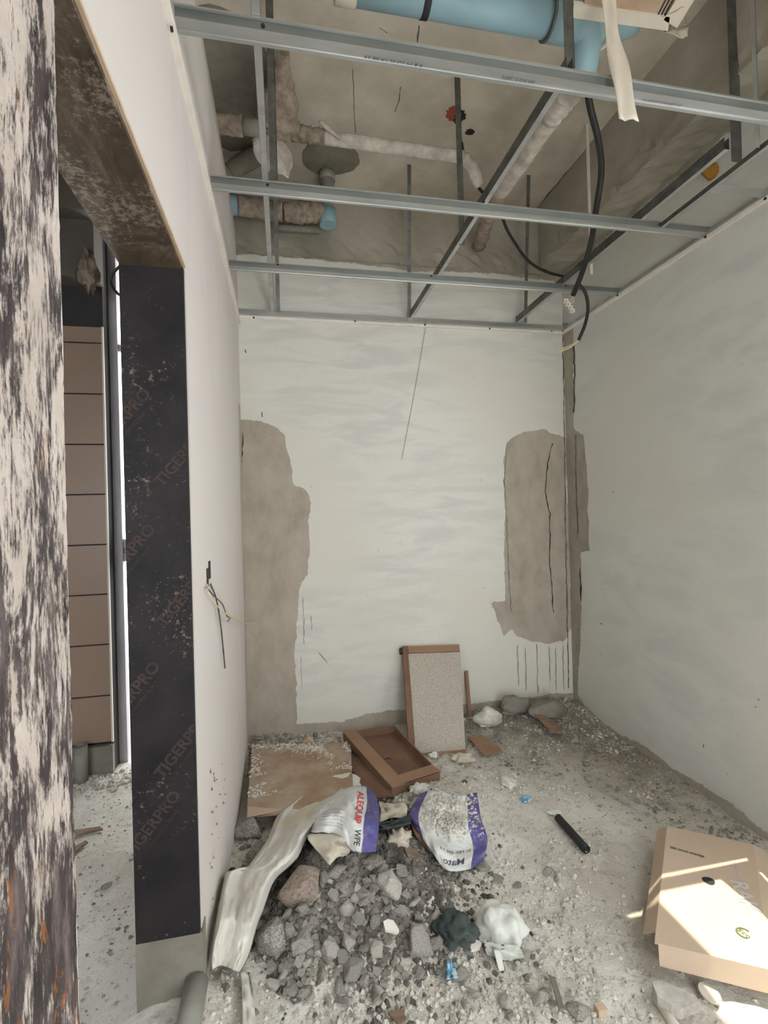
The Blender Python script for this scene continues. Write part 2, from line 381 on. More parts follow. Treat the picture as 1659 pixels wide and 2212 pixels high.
def pt_poly_sdf(px, py, poly):
    P = np.array(poly, float); n = len(P); d = np.full(px.shape, 1e9); s = np.zeros(px.shape, bool)
    for i in range(n):
        a = P[i]; b = P[(i+1) % n]; e = b-a; wx = px-a[0]; wy = py-a[1]
        t = np.clip((wx*e[0]+wy*e[1])/(e@e+1e-12), 0, 1)
        d = np.minimum(d, np.hypot(wx-e[0]*t, wy-e[1]*t))
        c = ((a[1] > py) != (b[1] > py)) & (px < (b[0]-a[0])*(py-a[1])/(b[1]-a[1]+1e-12)+a[0]); s ^= c
    return np.where(s, d, -d)
def grid_wall(name, plane, val, u0, u1, v0, v1, step, polys, mat, hole=None, thick=.12, sign=1):
    """plane 'x' or 'y'; u runs along the wall, v is height; polys in (u, v): bare render regions."""
    nu = int(round((u1-u0)/step)); nv = int(round((v1-v0)/step))
    us = np.linspace(u0, u1, nu+1); vs = np.linspace(v0, v1, nv+1)
    if hole is not None:
        for h in hole:
            for c in h[:2]: us[np.argmin(abs(us-c))] = c
            for c in h[2:]: vs[np.argmin(abs(vs-c))] = c
    U, V = np.meshgrid(us, vs, indexing='ij')
    s = np.full(U.shape, -1.)
    for p in polys: s = np.maximum(s, pt_poly_sdf(U, V, p))
    rel = .0022*fbm(U*2.2, V*6., 3)
    off = val+rel
    if plane == 'y': co = np.stack([U, off, V], -1)
    else: co = np.stack([off, U, V], -1)
    idx = np.arange((nu+1)*(nv+1)).reshape(nu+1, nv+1); f = []
    eps = 1e-6
    for i in range(nu):
        for j in range(nv):
            if hole is not None:
                mu = (us[i]+us[i+1])/2; mv = (vs[j]+vs[j+1])/2
                if any(h[0] < mu < h[1] and h[2] < mv < h[3] for h in hole): continue
            f.append((idx[i, j], idx[i+1, j], idx[i+1, j+1], idx[i, j+1]))
    me = bpy.data.meshes.new(name); me.from_pydata(co.reshape(-1, 3).tolist(), [], [tuple(map(int, q)) for q in f]); me.update()
    # solid thickness behind the plaster face
    bm = bmesh.new(); bm.from_mesh(me); lay = bm.verts.layers.float.new('bare'); bm.verts.ensure_lookup_table()
    sf = s.reshape(-1)
    for k, vv in enumerate(bm.verts): vv[lay] = float(sf[k])
    bmesh.ops.delete(bm, geom=[vv for vv in bm.verts if not vv.link_faces], context='VERTS')
    bd = [e for e in bm.edges if e.is_boundary]
    ext = bmesh.ops.extrude_edge_only(bm, edges=bd)
    for g in ext['geom']:
        if isinstance(g, bmesh.types.BMVert):
            if plane == 'y': g.co.y = val+sign*thick
            else: g.co.x = val+sign*thick
    bmesh.ops.recalc_face_normals(bm, faces=bm.faces); bm.to_mesh(me); bm.free()
    o = link(name, me, mat, None, False); tag(o, kind='structure'); return o
def wallpoly(px, ax, val):
    out = []
    for u, v in px:
        p = on(u, v, ax, val); out.append((p[0] if ax == 1 else p[1], p[2]))
    return out
def text_vf(body, size, bold=0.):
    cu = bpy.data.curves.new('t', 'FONT'); cu.body = body; cu.size = size; cu.align_x = 'CENTER'; cu.align_y = 'CENTER'; cu.offset = bold; cu.resolution_u = 3
    ob = bpy.data.objects.new('t', cu); COL.objects.link(ob)
    dg = bpy.context.evaluated_depsgraph_get(); me = bpy.data.meshes.new_from_object(ob.evaluated_get(dg))
    v = [tuple(p.co) for p in me.vertices]; f = [tuple(p.vertices) for p in me.polygons]
    bpy.data.objects.remove(ob); bpy.data.curves.remove(cu); bpy.data.meshes.remove(me)
    return v, f
def quad_frame(P00, P10, P01):
    """origin, unit x, unit y, normal"""
    a = P10-P00; b = P01-P00; n = np.cross(a, b); return a, b, n/np.linalg.norm(n)
def slab_from_quad(q, th):
    """q: 4 corner points in order, thickness th along the upward normal"""
    q = [np.array(p, float) for p in q]; n = np.cross(q[1]-q[0], q[3]-q[0]); n /= np.linalg.norm(n)
    if n[2] < 0: n = -n
    v = q+[p+n*th for p in q]
    return v, [(0, 1, 2, 3), (4, 7, 6, 5), (0, 4, 5, 1), (1, 5, 6, 2), (2, 6, 7, 3), (3, 7, 4, 0)]

# ================================================================== SETTING
# floor: one uneven field of cement dust
def make_floor():
    xs = np.concatenate([np.arange(-3.2, -.7, .06), np.arange(-.7, 2.06, .0165), [2.2, 4.0]]); ys = np.concatenate([np.arange(-3, .9, .1), np.arange(.9, 3.32, .0165), np.arange(3.34, 5.5, .12)])
    X, Y = np.meshgrid(xs, ys, indexing='ij'); Z = ground(X, Y)+.004*fbm(X*45, Y*45, 2)
    idx = np.arange(X.size).reshape(X.shape)
    f = np.stack([idx[:-1, :-1], idx[1:, :-1], idx[1:, 1:], idx[:-1, 1:]], -1).reshape(-1, 4)
    me = bpy.data.meshes.new('floor'); me.from_pydata(np.stack([X, Y, Z], -1).reshape(-1, 3).tolist(), [], f.tolist()); me.update()
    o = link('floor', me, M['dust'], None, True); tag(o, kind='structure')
make_floor()

pb = lambda px: wallpoly(px, 1, B)
pr = lambda px: wallpoly(px, 0, R)
back_polys = [pb([(490, 908), (522, 905), (565, 912), (600, 925), (615, 942), (620, 970), (628, 1000), (634, 1048), (660, 1055), (676, 1085), (668, 1112), (667, 1140), (668, 1200), (665, 1240), (650, 1262), (648, 1290), (645, 1330), (640, 1380), (636, 1405), (641, 1450), (643, 1510), (640, 1558), (628, 1562), (650, 1567), (500, 1760), (480, 1400)]),
              pb([(600, 1566), (700, 1562), (760, 1551), (850, 1532), (1020, 1520), (1130, 1509), (1222, 1497), (1300, 1500), (1300, 1800), (560, 1800)]),
              pb([(1097, 952), (1130, 932), (1175, 927), (1195, 940), (1222, 945), (1235, 1350), (1222, 1382), (1190, 1391), (1150, 1386), (1112, 1372), (1101, 1340), (1090, 1300), (1088, 1250), (1090, 1100), (1086, 1000)]),
              pb([(1060, 1300), (1098, 1296), (1104, 1360), (1088, 1372)]),
              [(L-.1, 3.19), (.3, 3.20), (.9, 3.17), (1.5, 3.19), (R+.1, 3.16), (R+.1, 3.8), (L-.1, 3.8)]]
grid_wall('wall_back', 'y', B, L-.16, R+.02, -.1, SLAB, .02, back_polys, M['back'])
right_polys = [pr([(1190, 690), (1239, 700), (1240, 925), (1262, 940), (1270, 1040), (1273, 1190), (1254, 1194), (1256, 1330), (1248, 1500), (1275, 1540), (1330, 1580), (1400, 1615), (1440, 1650), (1520, 1700), (1600, 1750), (1659, 1800)])+[(1.0, -.02), (1.0, -.3), (4., -.3), (4., 2.9)],
               [(1.2, 3.20), (3.4, 3.20), (3.4, 3.9), (1.2, 3.9)]]
right_polys[0] = [(max(a, -9), b) for a, b in right_polys[0]]
WY0, WY1, WZ0, WZ1 = .10, 1.615, .93, 2.38
grid_wall('wall_right', 'x', R, -1.2, B+.01, -.1, SLAB, .02, right_polys, M['right'], hole=[(WY0, WY1, WZ0, WZ1)], thick=.10)
left_polys = [[(3.10, -.2), (3.15, .8), (3.13, 1.6), (3.14, 2.20), (3.5, 2.25), (3.5, -.2)], [(-2, 3.28), (3.4, 3.28), (3.4, 3.5), (-2, 3.5)]]
grid_wall('wall_left', 'x', L, -1.2, B+.0, -.1, 3.34, .02, left_polys, M['left'], hole=[(.66, 1.48, -.2, 2.22)], thick=-.165+.0, sign=1)
# slab over both rooms, beams
o = MB().box(-3.2, R+.12, -1.0, 5.4, SLAB, SLAB+.16).obj('ceiling', M['slab'], origin=(0, 0, 0)); tag(o, kind='structure')
def rough_beam(name, x0, x1, y0, y1, z0, z1, mat, amp=.015):
    v = []; f = []
    m = MB()
    nx = max(2, int((x1-x0)/.05)); ny = max(2, int((y1-y0)/.05)); nz = max(2, int((z1-z0)/.04))
    me = bpy.data.meshes.new(name); bm = bmesh.new()
    bmesh.ops.create_cube(bm, size=1)
    for vv in bm.verts: vv.co = Vector((x0+(vv.co.x+.5)*(x1-x0), y0+(vv.co.y+.5)*(y1-y0), z0+(vv.co.z+.5)*(z1-z0)))
    def cut(axis, n, a, b):
        for k in range(1, n):
            c = a+(b-a)*k/n; no = Vector((0, 0, 0)); no[axis] = 1; co = Vector((0, 0, 0)); co[axis] = c
            bmesh.ops.bisect_plane(bm, geom=bm.verts[:]+bm.edges[:]+bm.faces[:], plane_co=co, plane_no=no)
    cut(0, nx, x0, x1); cut(1, ny, y0, y1); cut(2, nz, z0, z1)
    for vv in bm.verts:
        low = 1 if vv.co.z < z0+.09 else .15
        vv.co += Vector([random.uniform(-amp, amp)*low*.6 for _ in range(3)])
    bm.to_mesh(me); bm.free(); o = link(name, me, mat); tag(o, kind='structure'); return o
rough_beam('trim_1', 1.845, R+.2, -1.2, B+.02, 3.235, SLAB+.02, M['beam'])             # beam over the right wall
rough_beam('trim_2', L-.9, 1.87, B-.035, B+.10, 3.20, SLAB+.02, M['beam'], .018)        # beam over the back wall
# two flat mortar patches on the slab soffit and the dark cut-outs
def disc(name, c, rx, ry, z, th, mat, parent=None, seg=36, wob=.06):
    v = []; f = []
    for k in range(seg):
        t = 2*math.pi*k/seg; r = 1+random.uniform(-wob, wob)*.5+.05*math.sin(3*t+1)
        v.append((c[0]+rx*r*math.cos(t), c[1]+ry*r*math.sin(t), z))
    v += [(x, y, z-th) for x, y, _ in v]
    f = [tuple(range(seg)), tuple(range(2*seg-1, seg-1, -1))]+[(k, (k+1) % seg, seg+(k+1) % seg, seg+k) for k in range(seg)]
    return mk(name, v, f, mat, parent)
CE = bpy.data.objects['ceiling']
p = on(500, 200, 2, SLAB); o = disc('mortar_patch', p, .26, .42, SLAB+.001, .006, M['mortar'], CE); tag(o, 'dark grey rounded mortar patch')
p = on(720, 345, 2, SLAB); o = disc('mortar_patch', (p[0]-.02, p[1]-.02), .17, .16, SLAB+.001, .007, M['mortar'], CE); tag(o, 'round mortar collar')
p = on(1015, 285, 2, SLAB); o = disc('drill_hole', p, .025, .022, SLAB+.001, .004, M['black'], CE, wob=.3)
p = on(985, 247, 2, SLAB); o = disc('red_mark', (p[0]-.01, p[1]+.0), .05, .045, SLAB+.001, .003, M['redmark'], CE, wob=.5)
p = on(993, 252, 2, SLAB); o = disc('drill_hole', p, .03, .045, SLAB+.001, .005, M['black'], CE, wob=.4)

def crack(wall, pts, ax, val, wpx, mat):
    a = []; b = []
    for (u0, v0), (u1, v1) in zip(pts[:-1], pts[1:]):
        n = max(2, int(math.hypot(u1-u0, v1-v0)/9))
        for k in range(n):
            q = k/n; u = u0+(u1-u0)*q+random.uniform(-1.2, 1.2); v = v0+(v1-v0)*q; w_ = wpx*random.uniform(.25, 1.)
            a.append(on(u-w_/2, v, ax, val)); b.append(on(u+w_/2, v, ax, val))
    m = len(a); mk('crack', a+b, [(k, k+1, m+k+1, m+k) for k in range(m-1)], mat, wall)
WB_, WR_ = bpy.data.objects['wall_back'], bpy.data.objects['wall_right']
crack(WB_, [(1193, 958), (1183, 1000), (1178, 1062), (1188, 1110), (1188, 1220), (1194, 1300), (1197, 1335)], 1, B-.0035, 2.6, M['screw'])
crack(WB_, [(1215, 722), (1219, 900), (1222, 1150), (1226, 1350), (1229, 1495)], 1, B-.0035, 2.4, M['galvdark'])
crack(WB_, [(1095, 960), (1090, 1040), (1098, 1200), (1104, 1330)], 1, B-.0035, 1.6, M['galvdark'])
crack(WB_, [(524, 935), (524, 960), (521, 1010)], 1, B-.0035, 3., M['screw'])
for u, v0, v1 in ((1118, 1395, 1490), (1135, 1400, 1500), (1160, 1392, 1505), (1186, 1398, 1480), (1200, 1400, 1500), (1216, 1395, 1498), (655, 1290, 1400), (650, 1420, 1500), (672, 1330, 1370)):
    crack(WB_, [(u, v0), (u+2, v1)], 1, B-.0035, 1.3, M['galvdark'])
for pts in ([(530, 755), (533, 770)], [(566, 890), (568, 912)], [(690, 1410), (712, 1440)], [(1040, 1268), (1062, 1275)]):
    crack(WB_, pts, 1, B-.0035, 3., M['galvdark'])
crack(WR_, [(1239, 745), (1241, 810), (1239, 900)], 0, R-.0035, 3., M['screw'])
crack(WR_, [(1243, 940), (1245, 1080), (1248, 1150), (1246, 1160)], 0, R-.0035, 2., M['galvdark'])
crack(WR_, [(1252, 1228), (1254, 1270), (1255, 1308)], 0, R-.0035, 4., M['screw'])
for pts in ([(1323, 1062), (1328, 1066)], [(1297, 1346), (1304, 1352)], [(1520, 1608), (1516, 1622)], [(1632, 1525), (1634, 1532)], [(1638, 1510), (1640, 1516)]):
    crack(WR_, pts, 0, R-.0035, 5., M['galvdark'])
WLf = bpy.data.objects['wall_left']
crack(CE, [(866, 188), (862, 215), (850, 252)], 2, SLAB-.002, 3., M['screw'])
crack(CE, [(905, 55), (902, 90), (906, 118)], 2, SLAB-.002, 4., M['galvdark'])
crack(CE, [(762, 150), (768, 300)], 2, SLAB-.002, 1.6, M['galvdark']); crack(CE, [(820, 60), (846, 78)], 2, SLAB-.002, 3., M['galvdark'])
crack(CE, [(1462, 90), (1163, 445)], 2, SLAB-.002, 3.5, M['galvdark'])
for k in range(34):
    u = random.uniform(452, 490); v = random.uniform(1640, 1960)
    if u < 500-(v-1600)*.09: crack(WLf, [(u, v), (u+random.uniform(-1, 1), v+random.uniform(4, 12))], 0, L+.0035, 2.2, M['galvdark'])

# door opening: plywood lining
d1 = empty('door_1', (L, 1.48, 0), kind='structure')
JZ = on(370, 2028, 1, 1.46)[2]
o = MB().box(L-.168, L-.003, 1.462, 1.482, JZ, 2.205).obj('jamb_board', M['plyjamb'], d1); tag(o, 'black film-faced plywood jamb board with faint brown print')
MB().box(L-.170, L+.004, 1.464, 1.52, -.05, JZ).obj('jamb_base', M['mortar'], d1)
o = MB().box(L-.165, L-.005, .62, 1.48, 2.200, 2.222).obj('head_board', M['plyhead'], d1); tag(o, 'scratched brown plywood overhead board')
MB().box(L-.006, L+.0015, .62, 1.481, 2.211, 2.219).obj('board_edge', M['plyedge'], d1)
# near post of the opening, boarded with smeared plywood
bm = bmesh.new(); bmesh.ops.create_cube(bm, size=1)
x0, x1, y0, y1, z0, z1 = L-.25, L+.001, .05, .657, -.05, 3.0
for vv in bm.verts: vv.co = Vector((x0+(vv.co.x+.5)*(x1-x0), y0+(vv.co.y+.5)*(y1-y0), z0+(vv.co.z+.5)*(z1-z0)))
for k in range(1, 200):
    bmesh.ops.bisect_plane(bm, geom=bm.verts[:]+bm.edges[:]+bm.faces[:], plane_co=(0, 0, z0+(z1-z0)*k/200), plane_no=(0, 0, 1))
for vv in bm.verts:
    if vv.co.y > .6: vv.co.y += random.uniform(-.0022, .0022)
me = bpy.data.meshes.new('post_board'); bm.to_mesh(me); bm.free()
o = link('post_board', me, M['plypost'], d1); o.matrix_parent_inverse = Matrix.Translation((-L, -1.48, 0)); tag(o, 'dark plywood post board smeared with white paint and cement')
# print on the jamb board
def clip_text(v, f, lim):
    bm = bmesh.new(); vs = [bm.verts.new(p) for p in v]
    for q in f:
        try: bm.faces.new([vs[i] for i in q])
        except ValueError: pass
    for co, no in lim:
        bmesh.ops.bisect_plane(bm, geom=bm.verts[:]+bm.edges[:]+bm.faces[:], plane_co=co, plane_no=no, clear_outer=True)
    bm.verts.index_update(); V = [tuple(x.co) for x in bm.verts]; Fc = [tuple(x.index for x in q.verts) for q in bm.faces]; bm.free(); return V, Fc
jb = [c for c in d1.children if c.name == 'jamb_board'][0]
tv, tf = text_vf('TIGERPRO', .044, .0012); tv2, tf2 = text_vf('PLYWOOD FILM', .014, 0)
def jamb_text(u, v, ang, tvf, dn=0):
    c = on(u, v, 1, 1.461); a = math.radians(ang); V = []
    for x, y, _ in tvf[0]:
        y2 = y+dn; V.append((c[0]+x*math.cos(a)-y2*math.sin(a), 1.4605, c[2]+x*math.sin(a)+y2*math.cos(a)))
    V, Fc = clip_text(V, tvf[1], [((L-.004, 0, 0), (1, 0, 0)), ((L-.166, 0, 0), (-1, 0, 0))])
    return V, Fc
for (u, v) in ((265, 905), (395, 985), (275, 1200), (400, 1285), (285, 1500), (395, 1610), (330, 1780)):
    b = MB(); b.add(*jamb_text(u, v, 50, (tv, tf))); b.add(*jamb_text(u, v, 50, (tv2, tf2), -.032))
    if b.v: mk('lettering', b.v, b.f, M['print'], jb) if False else mk('lettering', b.v, b.f, M['print'], jb)

# outside window of this room, in the right wall (out of frame; the sun comes through it)
wn = empty('window_1', (R+.05, .85, WZ0), kind='structure')
TR0, TR1 = (R-1.53)*SUN_T+.13, (R+.03-1.70)*SUN_T+.13
MB().box(R+.02, R+.05, 1.545, 1.603, WZ0, WZ1).box(R+.02, R+.05, WY0, WY0+.05, WZ0, WZ1).obj('window_frame', M['alu'], wn)
MB().box(R+.00, R+.03, WY0, 1.545, TR1, TR0).obj('transom', M['alu'], wn)
MB().box(R+.00, R+.09, WY0, 1.61, WZ0-.0, WZ0+.02).obj('window_sill', M['alu'], wn)

# perimeter trims of the metal ceiling grid
def trim(name, boxes, mat, kids):
    b = MB()
    for q in boxes: b.box(*q)
    o = b.obj(name, mat, origin=(0, 0, 0)); tag(o, kind='structure')
    return o
trim('trim_3', [(L, L+.016, -1, B, 2.745, 2.768), (L, L+.009, -1, B, 2.768, 2.802)], M['trimwhite'], 0)
trim('trim_4', [(L, R, B-.012, B, 2.782, 2.800)], M['trimwhite'], 0)
trim('trim_5', [(R-.012, R, 1.0, B, 2.780, 2.800)], M['trimwhite'], 0)

# neighbouring room seen through the opening
FX0 = -2.6
YT = 3.12
xr0 = on(243, 1500, 1, YT)[0]
o = MB().box(FX0, xr0-.005, YT+.012, YT+.17, 0, SLAB).obj('wall_far', M['dkwall'], origin=(0, 0, 0)); tag(o, kind='structure')
rows = [705, 741, 851, 960, 1068, 1177, 1285, 1394, 1505, 1607]
WF = o
for k in range(len(rows)-1):
    za = on(200, rows[k]+1, 1, YT)[2]; zb = on(200, rows[k+1]-1, 1, YT)[2]
    MB().box(xr0-.62, xr0-.012, YT, YT+.012, zb+.0015, za-.0015).obj('tile', M['tile'], WF)
MB().box(xr0-.011, xr0-.002, YT-.002, YT+.012, on(200, 1607, 1, YT)[2], on(200, 705, 1, YT)[2]).obj('edge_strip', M['tileedge'], WF)
MB().box(-1.9, xr0, YT-.02, YT+.012, -.05, on(200, 1612, 1, YT)[2]).obj('render_base', M['mortar'], WF)
o = MB().box(FX0-.12, FX0, -1.2, 5.4, -.1, SLAB).obj('wall_outer', M['roomwall'], origin=(0, 0, 0)); tag(o, kind='structure')
o = MB().box(FX0, -2.0, -.2, -.05, -.1, SLAB).box(-.9, L-.165, -.2, -.05, -.1, SLAB).box(-2.0, -.9, -.2, -.05, 2.3, SLAB).box(-2.0, -.9, -.2, -.05, -.1, .9).obj('wall_near_unseen', M['roomwall'], origin=(0, 0, 0)); tag(o, kind='structure')  # unseen wall; its window opening is made up to light the tiles
o = MB().box(L-.165, .35, -1.0, -.9, -.1, SLAB).box(1.35, R+.1, -1.0, -.9, -.1, SLAB).box(.35, 1.35, -1.0, -.9, 2.3, SLAB).obj('wall_front_added', M['trimwhite'], origin=(0, 0, 0)); tag(o, kind='structure')  # unseen wall behind the camera, added so the right window dominates the light
# downstand beams in the neighbouring room
o = MB().box(FX0, xr0+.06, 2.9, 3.12, 3.17, SLAB).box(FX0, xr0+.0, 3.0, 3.14, 2.86, 3.17).box(FX0, L-.17, 1.9, 2.1, 2.98, SLAB).obj('trim_6', M['roomwall'], origin=(0, 0, 0)); tag(o, kind='structure')
# far window of the neighbouring room
w2 = empty('window_2', (-.9, 3.3, 0), kind='structure')
YW = 3.28
ax0 = on(222, 900, 1, YW)[0]; ax1 = on(243, 900, 1, YW)[0]
MB().box(xr0-.03, xr0+.04, YW-.05, YW, .02, 3.2).obj('window_frame', M['alu'], w2)
wx = on(262, 1190, 1, YW)[0]
zt = on(262, 1165, 1, YW)[2]; zb_ = on(262, 1212, 1, YW)[2]
rail = MB().box(xr0+.035, L-.3, YW-.03, YW, zb_, zt).obj('rail', M['alu'], w2)
z1_ = on(262, 748, 1, YW)[2]; z2_ = on(262, 762, 1, YW)[2]
MB().box(xr0+.035, L-.3, YW-.03, YW, z2_, z1_).obj('rail', M['alu'], w2)
MB().box(L-.32, L-.166, YW-.05, YW+.1, 0, SLAB).obj('side_reveal', M['roomwall'], w2)
MB().box(xr0-.03, L-.17, YW-.05, YW+.1, 3.2, SLAB).obj('lintel', M['dkwall'], w2)
tvw, tfw = text_vf('LATE  S.R.T', .045)
c = on(266, 1190, 1, YW-.031); V = [(c[0]+.03+x, YW-.0315, c[2]+y) for x, y, _ in tvw]
mk('lettering', V, tfw, M['ink'], rail)

# ================================================================== METAL CEILING GRID
def channel_x(y, x0, x1, label, txt=None, w=1.):
    t = empty('ceiling_channel', ((x0+x1)/2, y, G), label, 'metal channel', 'cross channels of the ceiling grid')
    def prof(pts, name, mat):
        b = MB(); n = len(pts); th = .0016
        v = [(x, y+a*w, G+z) for x in (x0, x1) for a, z in pts]+[(x, y+a*w, G+z+th) for x in (x0, x1) for a, z in pts]
        f = []
        for k in range(n-1): f += [(k, k+1, n+k+1, n+k), (2*n+k, 3*n+k, 3*n+k+1, 2*n+k+1)]
        f += [(0, 2*n, 3*n, n), (n-1, n+n-1, 4*n-1, 3*n-1)]
        return mk(name, v, f, mat, t)
    prof([(-.006, .0), (.026, .0), (.027, -.0035), (.038, -.0035), (.038, .002)], 'web', M['galv'])
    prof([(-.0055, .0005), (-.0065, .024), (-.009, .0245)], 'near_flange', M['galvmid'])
    prof([(-.009, .0235), (-.0185, .0235), (-.019, .0195)], 'lip', M['galv'])
    MB().box(x0, x1, y+.037*w, y+.039*w, G, G+.024).obj('far_flange', M['galv'], t)
    return t
YC = [1.387, 2.0388, 2.6844]
labs = ['nearest galvanised channel running across the ceiling grid, ink-stamped', 'middle galvanised channel running across the ceiling grid', 'far galvanised channel across the ceiling grid, next to the back wall one']
CH = []
for y, lb in zip(YC, labs):
    CH.append(channel_x(y-.03, L+.012, R-.012, lb))
t = empty('wall_channel', (.9, B-.03, G), 'galvanised edge channel fixed along the back wall', 'metal channel')
MB().box(L+.01, R-.01, B-.045, B-.001, G, G+.0015).obj('web', M['galv'], t); MB().box(L+.01, R-.01, B-.046, B-.0445, G, G+.028).obj('flange', M['galv'], t)
t = empty('wall_channel', (R-.02, 2.2, G), 'galvanised edge channel fixed along the right wall', 'metal channel')
MB().box(R-.022, R-.001, 1.0, B-.05, G+.001, G+.0025).obj('web', M['galv'], t); MB().box(R-.0225, R-.021, 1.0, B-.05, G, G+.018).obj('flange', M['galv'], t)
def ink(body, u, v, ch, y, size):
    c = on(u, v, 2, G-.001); V, Fc = text_vf(body, size)
    mk('lettering', [(c[0]+a, c[1]+b, G-.0008) for a, b, _ in V], Fc, M['ink'], ch)
ink('KE BB AT 25 G.I. P1 & 4', 850, 133, CH[0].children[0], YC[0], .017)
ink('STEEL  C 0.45 MM', 1120, 172, CH[0].children[0], YC[0], .014)
ink('GI CEILING CHANNEL 0.45', 1430, 222, CH[0].children[0], YC[0], .012)
def channel_y(name, u, v, y0, y1, z, wd, ht, label, mat=None, tilt=0):
    c = on(u, v, 2, z); x = c[0]
    t = empty(name, (x, (y0+y1)/2, z), label, 'metal channel', 'lengthwise channels of the ceiling grid')
    MB().box(x-wd/2, x+wd/2, y0, y1, z, z+.0015).obj('web', mat or M['galv'], t)
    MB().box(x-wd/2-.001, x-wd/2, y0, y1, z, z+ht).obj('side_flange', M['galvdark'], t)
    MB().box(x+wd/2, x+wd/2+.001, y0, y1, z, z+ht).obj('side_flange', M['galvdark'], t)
    return x
gz = G+.026
xD = channel_y('lengthwise_channel', 574, 408, .8, B-.05, gz, .022, .027, 'lengthwise channel nearest the left wall, above the cross channels')
xA = channel_y('lengthwise_channel', 1048, 440, 1.35, B-.05, gz, .020, .045, 'lengthwise channel in the middle beside the wrapped pipe')
xB = channel_y('lengthwise_channel', 1393, 470, 1.55, B-.05, gz, .020, .045, 'dark-sided lengthwise channel left of the two by the right wall')
xC = channel_y('lengthwise_channel', 1430, 492, 1.30, YC[1], G+.003, .018, .02, 'short lengthwise channel closest to the right wall')
c = on(1560, 410, 2, G)
t = empty('noggin', (1.9, 1.62, G), 'short bright steel noggin between short channel and right wall', 'metal channel')
a = on(1540, 405, 2, G); MB().box(xC, R-.012, a[1]-.02, a[1]+.028, G+.002, G+.004).obj('web', M['galv'], t); MB().box(xC, R-.012, a[1]+.028, a[1]+.03, G+.002, G+.022).obj('flange', M['galv'], t)
# screws
def screw(u, v, ch=None):
    c = on(u, v, 2, G-.003) ; sc = .0055
    vv, ff = tube_vf([c+np.array([0, 0, .004]), c-np.array([0, 0, .001])], sc, 8, 1); return vv, ff
for i, pts in enumerate([[(568, 57)], [(578, 400), (1045, 437), (1424, 486)], [(600, 572), (932, 597), (1222, 618)]]):
    for u, v in pts: mk('screw', *screw(u, v), M['screw'], CH[i])
WL = bpy.data.objects['trim_3']
for (u, v) in ((371, 63), (454, 407), (492, 580), (515, 682)):
    c = on(u, v, 0, L+.011); vv, ff = tube_vf([c+np.array([-.003, 0, 0]), c+np.array([.003, 0, 0])], .006, 8, 1); mk('screw', vv, ff, M['screw'], WL)
for (u, v) in ((548, 686), (767, 694), (918, 702), (1058, 710), (1192, 715)):
    c = on(u, v, 1, B-.013); vv, ff = tube_vf([c+np.array([0, -.002, 0]), c+np.array([0, .003, 0])], .006, 8, 1); mk('screw', vv, ff, M['screw'], bpy.data.objects['trim_4'])
for (u, v) in ((1653, 429), (1524, 512), (1334, 638), (1216, 715)):
    c = on(u, v, 0, R-.013); vv, ff = tube_vf([c+np.array([.003, 0, 0]), c-np.array([.002, 0, 0])], .006, 8, 1); mk('screw', vv, ff, M['screw'], bpy.data.objects['trim_5'])

# hangers: angle strips hung from the slab
def hanger(x, y, z0, z1, wd, label, mat=None, point=False, group='ceiling hangers'):
    t = empty('ceiling_hanger', (x, y, z0), label, 'hanger', group)
    b = MB().box(x-wd/2, x+wd/2, y-.001, y+.001, z0, z1)
    if point:
        b = MB(); v = [(x-wd/2, y, z0+.03), (x, y, z0), (x+wd/2, y, z0+.03), (x+wd/2, y, z1), (x-wd/2, y, z1)]; v += [(p[0], p[1]+.0015, p[2]) for p in v]
        b.add(v, [(0, 1, 2, 3, 4), (9, 8, 7, 6, 5), (0, 5, 6, 1), (1, 6, 7, 2), (2, 7, 8, 3), (3, 8, 9, 4), (4, 9, 5, 0)])
    b.obj('strap', mat or M['galvdark'], t)
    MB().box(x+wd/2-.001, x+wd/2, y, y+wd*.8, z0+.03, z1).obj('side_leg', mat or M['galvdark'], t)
    return t
def hang_px(u, v, zb, u2, v2, zt, wd, label, mat=None, point=False):
    """strap between a point on the grid and a point on the slab"""
    a = on(u, v, 2, zb); b = on(u2, v2, 2, zt) if v2 is not None else np.array([a[0], a[1], zt])
    mat = mat or M['galvdark']; t = empty('ceiling_hanger', tuple(a), label, 'hanger', 'ceiling hangers')
    x = np.array([wd/2, 0, 0]); y = np.array([0, .0015, 0])
    q = [a-x, a+x, b+x, b-x] if not point else [a-x+(b-a)*.05, a, a+x+(b-a)*.05, b+x, b-x]; n = len(q)
    mk('strap', q+[p+y for p in q], [tuple(range(n)), tuple(range(2*n-1, n-1, -1))]+[(k, (k+1) % n, n+(k+1) % n, n+k) for k in range(n)], mat, t)
    a2 = a+(b-a)*.04; e = np.array([0, wd*.7, 0]); q = [a2+x, a2+x+e, b+x+e, b+x]; k1 = np.array([.0015, 0, 0])
    mk('side_leg', q+[p-k1 for p in q], [(0, 1, 2, 3), (7, 6, 5, 4), (0, 4, 5, 1), (1, 5, 6, 2), (2, 6, 7, 3), (3, 7, 4, 0)], mat, t)
    return t
hang_px(998, 530, G+.02, 0, None, SLAB, .030, 'long dark hanger strap beside the drilled holes, middle of the grid')
hang_px(884, 690, G+.02, 884, 355, SLAB, .024, 'hanger strap in front of the back wall, left of centre')
hang_px(1135, 697, G+.02, 1142, 378, SLAB, .024, 'hanger strap in front of the back wall, near its right end')
hang_px(601, 672, G+.02, 592, 300, SLAB, .024, 'hanger strap at the far end of the left lengthwise channel')
hang_px(1232, 178, G+.02, 0, None, SLAB, .034, 'wide pointed hanger strap at the nearest cross channel', point=True)
hang_px(1636, 318, G-.01, 0, None, SLAB, .020, 'light-coloured hanger strap near the right edge', M['galv'])
hang_px(1592, 350, G+.08, 0, None, SLAB, .050, 'wide dark upright stud near the right wall')
